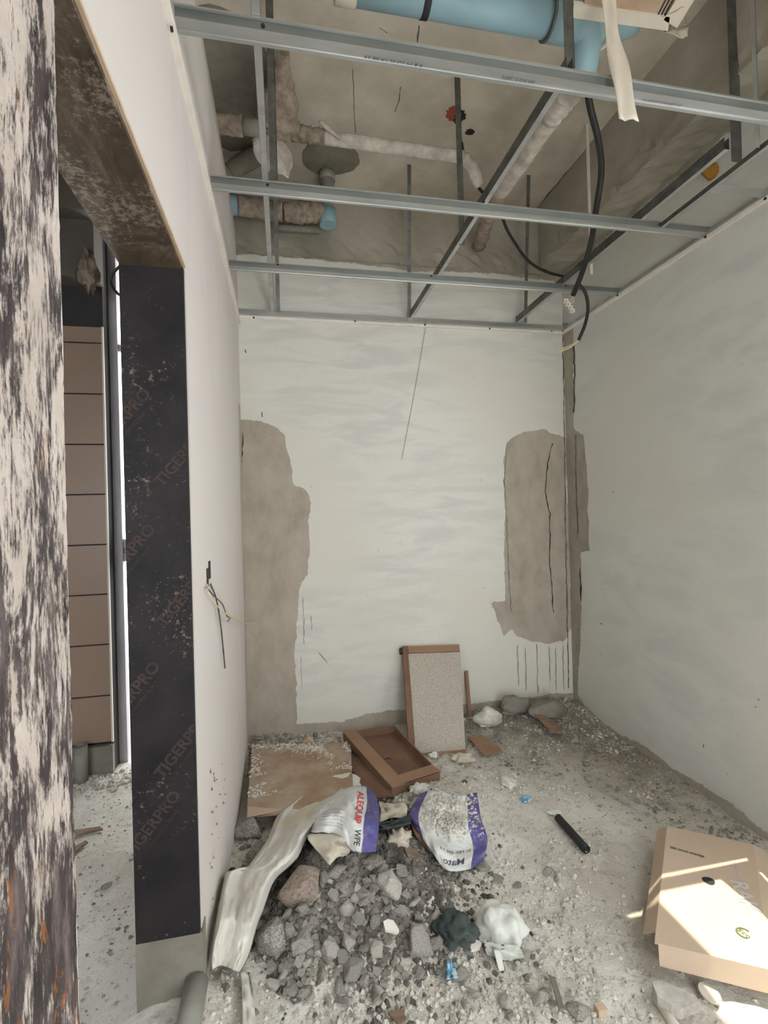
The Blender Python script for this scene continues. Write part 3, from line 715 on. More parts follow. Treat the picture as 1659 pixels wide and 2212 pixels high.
hang_px(592, 400, G+.03, 0, None, SLAB, .03, 'grey hanger strap beside the left lengthwise channel')
c = on(1278, 592, 2, G+.02); o = MB().box(c[0]-.009, c[0]+.009, c[1], c[1]+.004, G+.02, SLAB).obj('plastic_strip', M['whiteplastic']); tag(o, 'thin white plastic strip hanging behind the thick black cable', 'strip')
o = tube('bent_rod', [on(1543, 340, 1, 2.0), on(1549, 306, 1, 2.0), on(1580, 304, 1, 2.0), on(1625, 304, 1, 2.0)], .005, M['screw'], n=2, seg=6); tag(o, 'thin bent dark rod behind the right lengthwise channel', 'rod')

# ================================================================== PIPES AND CABLES ABOVE THE GRID
PZ = 3.30
t = empty('drain_pipe', on(1000, 30, 2, PZ), 'large sky-blue plastic drain pipe crossing under the slab', 'pipe')
a = on(762, -35, 2, PZ); b = on(1188, 42, 2, PZ)
tube('pipe', [a, b], .058, M['bluepipe'], t, seg=28, n=2)
d = (b-a)/np.linalg.norm(b-a)
tube('socket', [b-d*.005, b+d*.10], .066, M['bluepipe'], t, seg=28, n=2)
tube('gasket', [b-d*.012, b-d*.004], .067, M['galvdark'], t, seg=28, n=1)
e = b+d*.09
tube('bend', [e, e+d*.06+np.array([0, .01, -.03]), e+d*.075+np.array([0, .05, -.10]), e+d*.08+np.array([0, .10, -.17])], .054, M['bluepipe'], t, seg=20, n=5)
tube('branch', [e+d*.02, e+d*.16+np.array([0, .02, .02]), e+d*.26+np.array([0, 0, .06])], .05, M['bluepipe'], t, seg=20, n=4)
tube('gasket', [e+d*.13+np.array([0, .015, .01]), e+d*.145+np.array([0, .018, .013])], .058, M['trimwhite'], t, seg=24, n=1)
q = on(912, 20, 2, PZ); q = a+d*np.dot(q-a, d)
o = tube('strap_band', [q-d*.012, q+d*.012], .0605, M['black'], t, seg=28, n=2); tag(o, 'black tape band')
o = tube('end_sleeve', [a-d*.06, a+d*.012], .062, M['whiteplastic'], t, seg=24, n=2)
# wrapped sloping pipe to the back
t = empty('wrapped_pipe', on(1140, 320, 2, 3.28), 'pipe wrapped in pale film sloping away beside the middle channel', 'pipe')
a = on(1212, 222, 2, 3.20); b = on(1082, 415, 2, 3.30)
tube('wrapping', [a, a+(b-a)*.45, b], .042, M['wrap'], t, seg=18, n=14, jit=.03)
tube('wrapping_end', [a+np.array([0, -.05, .0]), a, a+(b-a)*.12], lambda s: .05-.006*s, M['wrap'], t, seg=16, n=4, jit=.14)
tube('lower_wrapping', [b, on(1055, 470, 2, 3.28), on(1035, 530, 1, B-.10)], .045, M['wrapdirt'], t, seg=14, n=6, jit=.12)
# wrapped horizontal pipe
t = empty('wrapped_pipe', on(800, 300, 2, 3.5), 'white wrapped pipe running left to right under the slab', 'pipe')
a = on(630, 287, 2, 3.52); b = on(1000, 340, 2, 3.50)
tube('wrapping', [a, (a+b)/2, b], .034, M['wrap'], t, seg=18, n=26, jit=.035)
tube('wrapping_twist', [on(735, 300, 2, 3.5), on(690, 262, 2, 3.54)], lambda s: .016*(1-.5*s), M['wrap'], t, seg=8, n=4, jit=.2)
tube('pipe_elbow', [b, on(1020, 360, 2, 3.46), on(1035, 400, 2, 3.4)], .032, M['wrap'], t, seg=14, n=5, jit=.1)
tube('bunched_wrapping', [a+np.array([-.0, 0, 0]), on(670, 292, 2, 3.51), on(700, 297, 2, 3.51)], .04, M['wrapdirt'], t, seg=14, n=10, jit=.1)
# vertical shrouded joint with hanging cloth
t = empty('shrouded_joint', on(600, 280, 2, 3.45), 'bundle of dirty cloth and cement bag around pipe joint by the left channel', 'wrapped joint')
tube('wrapping', [on(612, 110, 2, 3.6), on(606, 190, 2, 3.56), on(600, 260, 2, 3.5), on(594, 300, 2, 3.46), on(596, 345, 2, 3.44)], lambda s: .03+.075*math.sin(math.pi*min(1, s*1.1))**2, M['wrapdirt'], t, seg=16, n=6, jit=.16)
def ribbon(name, L_, R_, mat, parent=None, n=8, m=6, fold=.01, th=.0015, seed=0):
    A = cr(L_, n); Bc = cr(R_, n); k = len(A); v = []
    for i in range(k):
        for j in range(m+1):
            s = j/m; p = A[i]*(1-s)+Bc[i]*s; nn = np.array([0, -1, .2])
            p = p+nn*fold*(math.sin(s*9+i*.35+seed)+.5*math.sin(s*17-i*.6)); v.append(p)
    f = [(i*(m+1)+j, i*(m+1)+j+1, (i+1)*(m+1)+j+1, (i+1)*(m+1)+j) for i in range(k-1) for j in range(m)]
    N = len(v); v2 = [p+np.array([0, th, th]) for p in v]; f2 = [tuple(N+q for q in reversed(a)) for a in f]
    ed = []
    for i in range(k-1): ed += [(i*(m+1), (i+1)*(m+1), N+(i+1)*(m+1), N+i*(m+1)), (i*(m+1)+m, N+i*(m+1)+m, N+(i+1)*(m+1)+m, (i+1)*(m+1)+m)]
    for j in range(m): ed += [(j, N+j, N+j+1, j+1), ((k-1)*(m+1)+j, (k-1)*(m+1)+j+1, N+(k-1)*(m+1)+j+1, N+(k-1)*(m+1)+j)]
    return mk(name, v+v2, f+f2+ed, mat, parent, True)
yj = 2.55
ribbon('hanging_cloth', [on(545, 300, 1, yj), on(553, 345, 1, yj), on(600, 375, 1, yj), on(622, 388, 1, yj)], [on(590, 280, 1, yj), on(625, 320, 1, yj), on(632, 350, 1, yj), on(630, 362, 1, yj)], M['wrap'], t, fold=.012)
# vertical stub from the mortar collar + blue tee + lagged run
t = empty('stub_pipe', on(705, 400, 2, 3.3), 'grey vertical stub pipe dropping from the round mortar collar', 'pipe')
c = on(706, 378, 2, SLAB-.02); c[2] = SLAB
c2 = np.array([c[0]+.0, c[1], 3.40])
tube('pipe', [c, c2], .045, M['greypipe'], t, seg=20, n=2); tube('collar', [c, c-np.array([0, 0, .06])], .052, M['greypipe'], t, seg=20, n=1)
tube('fitting', [c2+np.array([0, 0, .03]), c2-np.array([0, 0, .07])], .052, M['bluepipe'], t, seg=20, n=2)
t = empty('lagged_pipe', on(600, 450, 2, 3.2), 'cement-caked lagged pipe with blue end above the left wall', 'pipe')
yy = c2[1]
P1 = on(700, 458, 1, yy); P0 = on(612, 458, 1, yy); PB = on(470, 442, 1, yy); PBb = on(515, 445, 1, yy)
tube('lagging', [P1, (P0+P1)/2, P0], lambda s: .048+.020*math.sin(math.pi*s), M['wrapdirt'], t, seg=18, n=14, jit=.08)
tube('lagging', [P0+(P0-P1)*.02, PBb], .056, M['wrapdirt'], t, seg=18, n=18, jit=.07)
o = tube('pipe', [PBb, PB-np.array([.25, 0, 0])], .054, M['bluepipe'], t, seg=22, n=2); tag(o, 'blue pipe end')
o = tube('loose_pipe', [on(600, 492, 1, B-.08), on(690, 497, 1, B-.08)], .022, M['greypipe'], seg=12, n=2); tag(o, 'short dark grey pipe offcut lodged on the back ledge', 'pipe')
t = empty('lagged_stub', on(495, 268, 2, 3.4), 'short lagged stub coming over the left wall top', 'pipe')
a = on(455, 266, 2, 3.42); b = on(524, 273, 2, 3.42); a[0] -= .1
tube('lagging', [a, b], .045, M['wrapdirt'], t, seg=18, n=14, jit=.05)
tube('pipe', [b, b+(b-a)*.35], .038, M['greypipe'], t, seg=16, n=2)
t = empty('dusty_elbow', on(520, 350, 2, 3.4), 'dusty dark pipe elbow behind left lengthwise channel', 'pipe')
tube('pipe', [on(498, 372, 2, 3.5), on(520, 355, 2, 3.54), on(560, 335, 2, 3.62)], .05, M['mortar'], t, seg=16, n=6, jit=.04)
# cables
def cable(name, pts, r, label, cat='cable', parent=None):
    o = tube(name, [on(u, v, 1, y) for u, v, y in pts], r, M['cable'], parent, seg=10, n=10)
    if not parent: tag(o, label, cat)
    return o
o = cable('power_cable', [(1262, 20, 1.75), (1266, 110, 1.78), (1272, 215, 1.85), (1292, 300, 1.95), (1299, 370, 2.05), (1288, 450, 2.15), (1275, 530, 2.3), (1255, 595, 2.45), (1238, 637, 2.55)], .0145, 'thick black cable hanging in a long curve through the grid')
bt = on(1236, 640, 1, 2.55)
for k, (du, dv) in enumerate(((-8, 16), (0, 18), (6, 14))):
    tube('wire', [bt, on(1236+du*.6, 640+dv*.6, 1, 2.545), on(1230+du, 642+dv, 1, 2.54)], .0022, M['whiteplastic'], o, seg=6, n=3)
t = empty('terminal_block', on(1228, 668, 1, 2.53), 'small white terminal block on the end of the thick cable', 'connector')
mb = MB()
for k in range(4):
    c = on(1222+k*4.5, 650+k*7, 1, 2.53); mb.box(c[0]-.014, c[0]+.014, c[1]-.008, c[1]+.008, c[2]-.011, c[2]+.009)
mb.obj('body', M['whiteplastic'], t)
for k in range(4):
    c = on(1223+k*4.5, 650+k*7, 1, 2.52); mk('terminal_screw', *tube_vf([c, c+np.array([0, .006, 0])], .003, 6, 1), M['screw'], t)
o = cable('cable_loop', [(1248, 612, 2.62), (1264, 632, 2.62), (1270, 665, 2.63), (1264, 700, 2.64), (1250, 735, 2.66)], .010, 'thinner black cable loop hanging in front of the right corner', 'cable')
e = on(1249, 735, 1, 2.66)
tube('wire', [e, on(1235, 748, 1, 2.67), on(1205, 762, 1, 2.69)], .004, M['copperwire'], o, seg=6, n=5); tube('wire', [e, on(1238, 743, 1, 2.67), on(1210, 755, 1, 2.69)], .003, M['whiteplastic'], o, seg=6, n=5)
cable('sagging_cable', [(990, 268, 2.75), (1003, 335, 2.75), (1030, 400, 2.8), (1075, 450, 2.86), (1100, 505, 2.92), (1140, 562, 3.0), (1180, 587, 3.05), (1222, 598, 3.08)], .009, 'black cable sagging from the drilled hole towards the back corner')
cable('cable_curl', [(300, 545, 1.47), (280, 562, 1.55), (262, 573, 1.62), (245, 590, 1.64), (240, 610, 1.65), (252, 632, 1.63), (268, 641, 1.60)], .004, 'thin grey cable curl beside the opening head', 'cable')
# hanging panel wrapped in cardboard with white edging
t = empty('access_panel', on(1380, 0, 2, 3.12), 'brown board with white plastic edging hanging at top right', 'panel')
z = 3.10
def zs(u, v): return on(u, v, 2, z)
q = [zs(1255, 30), zs(1438, 48), zs(1520, -100), zs(1300, -130)]
mk('board', *slab_from_quad(q, .02), M['card'] if False else M['cardflap'], t)
def strip(name, A, Bq, wpx, mat, dz=-.006, th=.012):
    A = np.array(A, float); Bq = np.array(Bq, float); d = (Bq-A)/np.linalg.norm(Bq-A); n = np.array([-d[1], d[0]])*wpx
    qq = [on(*(A-n), 2, z+dz), on(*(Bq-n), 2, z+dz), on(*(Bq+n), 2, z+dz), on(*(A+n), 2, z+dz)]
    return mk(name, *slab_from_quad(qq, th), mat, t)
strip('edging', (1238, 24), (1445, 52), 15, M['whiteplastic']); strip('edging', (1448, 52), (1535, -90), 17, M['whiteplastic'])
ribbon('torn_edging', [on(1432, 38, 2, z-.01), on(1437, 58, 1, 1.66), on(1440, 70, 1, 1.65), on(1470, 84, 1, 1.65)], [on(1478, 15, 2, z-.01), on(1483, 45, 1, 1.66), on(1486, 62, 1, 1.65), on(1488, 78, 1, 1.65)], M['whiteplastic'], t, fold=.003)
for k in range(5):
    strip('groove', (1416+k*7, 44), (1480+k*9, -80), .9, M['screw'], dz=-.003, th=.002)
ww = on(1310, 60, 1, 1.5)
o = ribbon('plastic_strap', [on(1296, -30, 1, 1.33), on(1306, 60, 1, 1.33), on(1322, 160, 1, 1.32), on(1337, 258, 1, 1.32)], [on(1330, -30, 1, 1.33), on(1337, 60, 1, 1.33), on(1360, 160, 1, 1.32), on(1382, 261, 1, 1.32)], M['whiteplastic'], None, fold=.004)
tag(o, 'long cream plastic strap dangling from the board at top right', 'strap')
# foam lump
def blob(name, c, sx, sy, sz, mat, parent=None, sub=3, amp=.25, fr=3., smooth=True, rot=0, seed=0):
    bm = bmesh.new(); bmesh.ops.create_icosphere(bm, subdivisions=sub, radius=1)
    cr_, sr_ = math.cos(rot), math.sin(rot); V = []
    for v in bm.verts:
        p = v.co.normalized(); n = 1+amp*(float(fbm(np.array(p.x*fr+seed), np.array(p.y*fr+p.z*fr*.7+seed*.3), 3)))*1.6
        x, y, zz = p.x*sx*n, p.y*sy*n, p.z*sz*n
        V.append((c[0]+x*cr_-y*sr_, c[1]+x*sr_+y*cr_, c[2]+zz))
    f = [tuple(v.index for v in q.verts) for q in bm.faces]; bm.free()
    return mk(name, V, f, mat, parent, smooth)
o = blob('foam_lump', on(1545, 372, 1, 1.98), .055, .03, .03, M['foam'], amp=.45); tag(o, 'brown-yellow lump of dried foam beside the wide upright stud', 'foam')

# wires at the socket hole in the left wall
WLo = bpy.data.objects['wall_left']
c = on(450, 1238, 0, L)
for dy in (-.028, .022): MB().box(L-.001, L+.003, c[1]+dy-.017, c[1]+dy+.017, c[2]-.035, c[2]+.035).obj('socket_hole', M['black'], WLo) if False else MB().box(L-.001, L+.003, c[1]+dy-.015, c[1]+dy+.015, c[2]-.03+dy*.4, c[2]+.03+dy*.4).obj('socket_hole', M['screw'], WLo)
def lw(pts, r, mat, label):
    o = tube('loose_wire', [on(u, v, 0, L+x) for u, v, x in pts], r, mat, seg=6, n=8); tag(o, label, 'wire')
lw([(448, 1262, .005), (452, 1285, .02), (478, 1318, .035), (508, 1337, .04), (535, 1346, .045), (553, 1338, .05), (566, 1322, .05)], .0022, M['copperwire'], 'long cream wire end curling out from the wall socket hole')
lw([(456, 1258, .005), (470, 1280, .02), (485, 1308, .03), (500, 1330, .035), (530, 1338, .045), (556, 1315, .055)], .0018, M['copperwire'], 'second cream wire, with straighter upturned tip, from the socket hole')
lw([(455, 1262, .005), (466, 1290, .012), (474, 1330, .012), (480, 1380, .010), (486, 1443, .008)], .0028, M['galvdark'], 'dark grey wire hanging straight down from the socket hole')
lw([(446, 1268, .005), (460, 1285, .02), (480, 1305, .03), (490, 1330, .035), (497, 1335, .035), (492, 1342, .035)], .0022, M['galvdark'], 'grey wire with a small hooked end at the socket hole')
# plumb thread and thin lines on the back wall
o = tube('thread', [on(920, 705, 1, B-.008), on(893, 860, 1, B-.006), on(868, 992, 1, B-.006)], .0011, M['galvdark'], seg=5, n=6); tag(o, 'thin slanting thread hanging on the back wall', 'thread')

# ================================================================== RUBBLE
def chunk_mesh(seed, n=13, flat=.6, rnd=.25, sub=False):
    rg = random.Random(seed); bm = bmesh.new()
    for _ in range(n):
        a = Vector((rg.gauss(0, 1), rg.gauss(0, 1), rg.gauss(0, 1))).normalized()*(1-rnd*rg.random()); a.z *= flat; bm.verts.new(a)
    r = bmesh.ops.convex_hull(bm, input=bm.verts[:])
    bmesh.ops.delete(bm, geom=list({g for g in list(r['geom_interior'])+list(r['geom_unused']) if isinstance(g, bmesh.types.BMVert)}), context='VERTS')
    if sub:
        bmesh.ops.bevel(bm, geom=bm.edges[:]+bm.verts[:], offset=.05, segments=1, affect='EDGES')
        bmesh.ops.triangulate(bm, faces=bm.faces[:])
        bmesh.ops.subdivide_edges(bm, edges=bm.edges[:], cuts=2, use_grid_fill=True)
        for v in bm.verts:
            k = v.co*3; v.co += v.co.normalized()*.09*float(fbm(np.array(k.x+seed), np.array(k.y+k.z*1.3), 3))
    me = bpy.data.meshes.new('rubble_chunk'); bm.to_mesh(me); bm.free(); return me
small = [chunk_mesh(s, 11+s % 5, .55+.1*(s % 4)) for s in range(14)]
small_d = [m.copy() for m in small]
for m in small: m.materials.append(M['stone'])
for m in small_d: m.materials.append(M['stonedark'])
def put_rock(name, me, u, v, wpx, hpx, rz, label, cat='rubble', group=None, lift=.35, tilt=(0, 0), hz=None, base=None):
    p = gp(u, v+hpx*.25) if base is None else gp(u, v, base)
    dist = float(np.dot(p-CAM, DH)); sx = wpx/2/F*dist; sz = hz or hpx/2/F*dist*.75; sy = (sx+sz)/2
    o = bpy.data.objects.new(name, me); COL.objects.link(o)
    o.scale = (sx*1.12, sy*1.12, sz*1.35); o.rotation_euler = (tilt[0], tilt[1], rz); o.location = Vector(p)+Vector((0, 0, sz*lift)); tag(o, label, cat, group); return o
BIG = [(652, 1905, 112, 112, .4, 'pinkish-brown broken concrete block, the largest, by the plastic sheet', 'stonepink', .9),
       (590, 2018, 84, 100, 1.1, 'dark pitted concrete block right of the plastic sheet lower end', 'stonedark', .9),
       (655, 2038, 62, 56, .2, 'pale smooth-faced concrete lump at the front of the heap', 'stone', .7),
       (712, 2043, 44, 60, 2., 'upright pale concrete wedge in front of the heap', 'stone', .8),
       (764, 2088, 66, 56, .7, 'wide flat-topped pale block at the foot of the heap', 'stone', .7),
       (842, 1905, 70, 74, 1.9, 'brownish-grey cornered block under the torn sacks', 'stone', .8),
       (904, 2026, 66, 96, 2.6, 'long grey slanting slab piece beside the black plastic bag', 'stone', .8),
       (816, 2045, 46, 48, .3, 'light grey knobbly lump between the slab piece and wedge', 'stone', .7),
       (738, 2128, 50, 34, 1.3, 'greenish-grey curved fragment, lowest of the heap blocks', 'stonedark', .6),
       (720, 1925, 32, 56, .5, 'narrow leaning stone right of the pinkish block', 'stone', .8),
       (806, 1858, 62, 38, 0, 'dark flat stone half under the printed sack', 'stonedark', .7),
       (728, 1876, 56, 34, .8, 'dark rounded stone under the torn paper flap', 'stonedark', .7),
       (662, 2003, 44, 34, 1.5, 'mid-grey stone behind the pale smooth lump', 'stonedark', .7),
       (752, 1960, 40, 42, 2.2, 'buff angular stone in the middle of the heap', 'stone', .7),
       (812, 1985, 42, 36, 1.0, 'grey stone just left of the white tile shard', 'stonedark', .7),
       (786, 1925, 36, 44, .1, 'dark upright stone left of the cornered block', 'stonedark', .8),
       (545, 1785, 104, 62, .1, 'dark lumpy wrapped block against the left wall', 'stonedark', .9),
       (560, 1835, 70, 50, .9, 'brown-black rubble lump behind the plastic sheet', 'stonedark', .6),
       (1455, 1800, 40, 44, .4, 'pale triangular stone behind the carton corner', 'stone', .8),
       (1184, 1880, 26, 22, .4, 'small round pebble left of a pair on open dust', 'stone', .7),
       (1204, 1893, 20, 24, .9, 'small pale pebble right of a pair on open dust', 'stone', .7),
       (1045, 1868, 34, 30, .3, 'pale lump beside the lower corner of the torn sack', 'stone', .7),
       (1075, 1895, 40, 26, .9, 'flat grey stone between torn sack and plastic bag', 'stone', .5),
       (1118, 1910, 28, 16, .2, 'brown-grey fragment on the open dust by the plastic bag', 'stonedark', .5),
       (990, 2100, 44, 40, .2, 'white-dusted block beside blue netting scrap', 'stone', .7),
       (1133, 2060, 40, 30, .5, 'grey crumbly lump right of the white plastic bag', 'stone', .5),
       (1160, 2140, 62, 48, .5, 'pale crumbly mortar lump below the white plastic bag', 'stone', .6),
       (1095, 2160, 44, 44, 1.4, 'round-edged lump at the bottom of the picture', 'stone', .6),
       (660, 2140, 36, 36, 1.4, 'small buff stone at lower left of the heap', 'stone', .6),
       (615, 2085, 40, 44, .7, 'dark split stone near the plastic sheet tip', 'stonedark', .7),
       (230, 1912, 26, 16, .7, 'dark stone on the dust in the neighbouring room', 'stonedark', .6),
       (1252, 2180, 56, 50, .2, 'dark pointed mortar wedge at the bottom edge', 'stonedark', .7),
       (1690-235, 2135, 0, 0, 0, None, None, 0)]
for i, (u, v, wp, hp, rz, lb, mt, fl) in enumerate(BIG):
    if not lb: continue
    me = chunk_mesh(100+i, 15, fl, .2, wp > 38); me.materials.append(M[mt])
    put_rock('rubble_block', me, u, v, wp, hp, rz, lb)
# random fragments
def inside(u, v, poly):
    c = False; n = len(poly)
    for i in range(n):
        a, b = poly[i], poly[(i+1) % n]
        if (a[1] > v) != (b[1] > v) and u < (b[0]-a[0])*(v-a[1])/(b[1]-a[1])+a[0]: c = not c
    return c
def scatter(poly, n, smin, smax, label, group, dark=.4, pw=2.):
    us = [p[0] for p in poly]; vs = [p[1] for p in poly]; k = 0
    while k < n:
        u = random.uniform(min(us), max(us)); v = random.uniform(min(vs), max(vs))
        if not inside(u, v, poly): continue
        s = smin+(smax-smin)*random.random()**pw
        me = random.choice(small_d if random.random() < dark else small)
        p = gp(u, v)
        if p[0] > R-.03 or p[1] > B-.03 or (p[0] < L+.03 and p[1] > 1.45): continue
        put_rock('rubble_stone', me, u, v, s, s*random.uniform(.6, 1.), random.uniform(0, 6), label, group=group, tilt=(random.uniform(-.6, .6), random.uniform(-.6, .6)), lift=random.uniform(.5, 1.1))
        k += 1
for poly, n, lb in (([(590, 1990), (690, 1890), (760, 1880), (760, 1990), (640, 2030)], 58, 'angular grey fragment beside the pinkish block'),
                    ([(760, 1850), (880, 1850), (930, 1940), (870, 1990), (760, 1990)], 58, 'angular grey fragment just below the printed sack'),
                    ([(560, 2060), (640, 2030), (760, 1990), (770, 2140), (600, 2150)], 56, 'angular grey fragment at the left foot of the heap'),
                    ([(760, 1990), (870, 1990), (930, 1940), (1000, 1960), (960, 2110), (770, 2140)], 66, 'angular grey fragment around the white tile shard')):
    scatter(poly, n, 13, 40, lb, 'fragments of the central rubble heap, '+lb.split('fragment ')[1], .65, 1.6)
scatter([(860, 1880), (1060, 1870), (1100, 1960), (1030, 1990), (930, 1960)], 30, 9, 20, 'small pale fragment between torn sack and plastic bags', 'fragments below the torn sack', .2)
scatter([(960, 2100), (1180, 2080), (1260, 2200), (900, 2212), (560, 2200), (620, 2130)], 50, 10, 30, 'dusty fragment strewn along the bottom edge of the heap', 'fragments in the foreground', .2)
scatter([(1030, 1540), (1220, 1510), (1290, 1570), (1180, 1640), (1060, 1620)], 26, 8, 24, 'dusty fragment heaped in the far right corner', 'fragments in the far right corner', .3)
scatter([(1270, 1580), (1340, 1620), (1659, 1860), (1600, 1850), (1300, 1720), (1240, 1650)], 24, 8, 22, 'small stone along the foot of the right wall', 'stones along the right wall', .3)
scatter([(500, 1640), (545, 1590), (800, 1580), (860, 1570), (760, 1600), (545, 1620), (520, 1750), (500, 1760)], 20, 8, 20, 'crumb of mortar along the foot of the back wall', 'crumbs along the back wall', .5)
# pebbles, uncountable
ico = bmesh.new(); bmesh.ops.create_icosphere(ico, subdivisions=1, radius=1)
ICOV = np.array([v.co[:] for v in ico.verts]); ICOF = np.array([[v.index for v in f.verts] for f in ico.faces]); ico.free()
hull = bmesh.new(); bmesh.ops.create_icosphere(hull, subdivisions=0 or 1, radius=1); hull.free()
OV = np.array([(1, 0, 0), (-1, 0, 0), (0, 1, 0), (0, -1, 0), (0, 0, 1), (0, 0, -1), (.6, .6, .5), (-.6, -.6, .45)], float)
def pebbles(name, pts, smin, smax, mat, label, zs=None, pw=3.5):
    V = []; Fc = []; n = 0
    base = np.array([(1, 0, 0), (.3, .9, 0), (-.8, .6, 0), (-.8, -.6, 0), (.3, -.9, 0), (.3, .2, .7), (-.4, -.1, .6), (0, 0, -.4)])
    fb = [(0, 1, 5), (1, 2, 6), (1, 6, 5), (2, 3, 6), (3, 4, 6), (4, 5, 6), (4, 0, 5), (1, 0, 7), (2, 1, 7), (3, 2, 7), (4, 3, 7), (0, 4, 7)]
    for (x, y, z) in pts:
        s = smin+(smax-smin)*random.random()**pw; a = random.uniform(0, 6.28)
        q = base*np.random.uniform(.65, 1.2, (8, 1))*s; ca, sa = math.cos(a), math.sin(a)
        V.append(np.stack([x+q[:, 0]*ca-q[:, 1]*sa, y+q[:, 0]*sa+q[:, 1]*ca, z+q[:, 2]*random.uniform(.7, 1.2)+s*.15], -1)); Fc += [tuple(i+n for i in f) for f in fb]; n += 8
    V = np.concatenate(V); me = bpy.data.meshes.new(name); o0 = V.mean(0); me.from_pydata((V-o0).tolist(), [], Fc); me.update()
    o = link(name, me, mat, bpy.data.objects['floor']); o.location = o0; tag(o, label, None, kind='stuff'); return o
def gpts(n, fn):
    out = []
    while len(out) < n:
        k = n*2; P = fn(k); Z = ground(P[:, 0], P[:, 1])
        ok = (P[:, 0] > L+.01) & (P[:, 0] < R-.01) & (P[:, 1] < B-.01) & (P[:, 1] > .95)
        out += [(a, b, c) for a, b, c in zip(P[ok, 0], P[ok, 1], Z[ok])]
    return out[:n]
nrm = lambda cx, cy, sx, sy: (lambda k: np.stack([np.random.normal(cx, sx, k), np.random.normal(cy, sy, k)], -1))
uni = lambda k: np.stack([np.random.uniform(L, R, k), np.random.uniform(1.0, B, k)], -1)
def clump(k):
    P = np.stack([np.random.uniform(L, R, k*4), np.random.uniform(1.0, B, k*4)], -1); m = fbm(P[:, 0]*4, P[:, 1]*4, 3) > .12; P = P[m]; return P[:k]
pebbles('gravel', gpts(8000, nrm(.25, 1.97, .19, .21)), .005, .020, M['pebheap'], 'fine broken gravel filling the central rubble heap, coloured dark as gap shade', pw=1.6)
pebbles('gravel', gpts(3200, nrm(.55, 2.0, .33, .35)), .003, .013, M['pebble'], 'pale gravel spread right of the rubble heap')
pebbles('gravel', gpts(3000, nrm(.5, 1.45, .4, .18)), .003, .014, M['pebble'], 'pale gravel and crumbs in the near foreground')
pebbles('gravel', gpts(6000, clump), .002, .014, M['pebble'], 'scattered crumbs over the dusty floor')
pebbles('gravel', gpts(3800, nrm(1.65, 3.0, .38, .22)), .003, .016, M['pebdark'], 'dirt crumbs piled along the far right corner')
pebbles('gravel', gpts(2600, nrm(1.95, 2.4, .13, .6)), .003, .012, M['pebdark'], 'grit along the foot of the right wall')
pebbles('gravel', gpts(1600, nrm(-.2, 3.15, .3, .12)), .003, .018, M['pebdark'], 'crumbled mortar in the back left corner')
pebbles('gravel', gpts(1500, uni), .002, .007, M['pebdark'], 'tiny dark grit all over the floor')
V = [(x, y, float(ground(x, y))) for x, y in zip(np.random.uniform(-1.3, -.5, 1500), np.random.uniform(1.0, 3.1, 1500)**1.0)]
pebbles('gravel', V, .002, .010, M['pebdark'], 'grit on the floor of the neighbouring room')
V = [(x, y, float(ground(x, y))) for x, y in zip(np.random.uniform(-1.3, -.8, 500), np.random.normal(3.02, .05, 500))]
pebbles('gravel', V, .004, .02, M['pebble'], 'plaster crumbs below the tiled wall')

# ================================================================== SHEETS, SACKS, CARTONS
def coons(top, right, bottom, left, ns, nt, h, uvname=True):
    """pixel outline -> grid of points; h(s, t) is the height above the ground"""
    def samp(pts, n):
        C = np.array(cr([np.array(p, float) for p in pts], 12)) if len(pts) > 2 else np.array([np.array(pts[0], float)+(np.array(pts[1], float)-np.array(pts[0], float))*k/24 for k in range(25)])
        dl = np.r_[0, np.cumsum(np.linalg.norm(np.diff(C, axis=0), axis=1))]; dl /= dl[-1]; q = np.linspace(0, 1, n+1)
        return np.stack([np.interp(q, dl, C[:, 0]), np.interp(q, dl, C[:, 1])], -1)
    T, Bo, Le, Ri = samp(top, ns), samp(bottom, ns), samp(left, nt), samp(right, nt)
    P = np.zeros((ns+1, nt+1, 3))
    for i in range(ns+1):
        for j in range(nt+1):
            s, t = i/ns, j/nt
            c = (1-t)*T[i]+t*Bo[i]+(1-s)*Le[j]+s*Ri[j]-((1-s)*(1-t)*T[0]+s*(1-t)*T[-1]+(1-s)*t*Bo[0]+s*t*Bo[-1])
            P[i, j] = gp(c[0], c[1], h(s, t))
    return P
def grid_obj(name, P, mat, parent=None, th=.002, smooth=True, clampx=True):
    ns, nt = P.shape[0]-1, P.shape[1]-1
    if clampx: P[..., 0] = np.maximum(P[..., 0], L+.012)
    v = P.reshape(-1, 3); N = len(v); f = []
    ix = lambda i, j: i*(nt+1)+j
    for i in range(ns):
        for j in range(nt): f.append((ix(i, j), ix(i+1, j), ix(i+1, j+1), ix(i, j+1)))
    f2 = [tuple(N+k for k in reversed(q)) for q in f]; ed = []
    for i in range(ns): ed += [(ix(i, 0), N+ix(i, 0), N+ix(i+1, 0), ix(i+1, 0)), (ix(i, nt), ix(i+1, nt), N+ix(i+1, nt), N+ix(i, nt))]
    for j in range(nt): ed += [(ix(0, j), ix(0, j+1), N+ix(0, j+1), N+ix(0, j)), (ix(ns, j), N+ix(ns, j), N+ix(ns, j+1), ix(ns, j+1))]
    vv = np.concatenate([v, v-np.array([0, 0, th])])
    o = mk(name, vv, f+f2+ed, mat, parent, smooth)
    uv = o.data.uv_layers.new(name='UVMap'); li = np.zeros(len(o.data.loops), int); o.data.loops.foreach_get('vertex_index', li)
    S = np.repeat(np.arange(ns+1)/ns, nt+1); T = np.tile(np.arange(nt+1)/nt, ns+1); S = np.r_[S, S]; T = np.r_[T, T]
    uv.data.foreach_set('uv', np.stack([S[li], T[li]], -1).reshape(-1)); return o
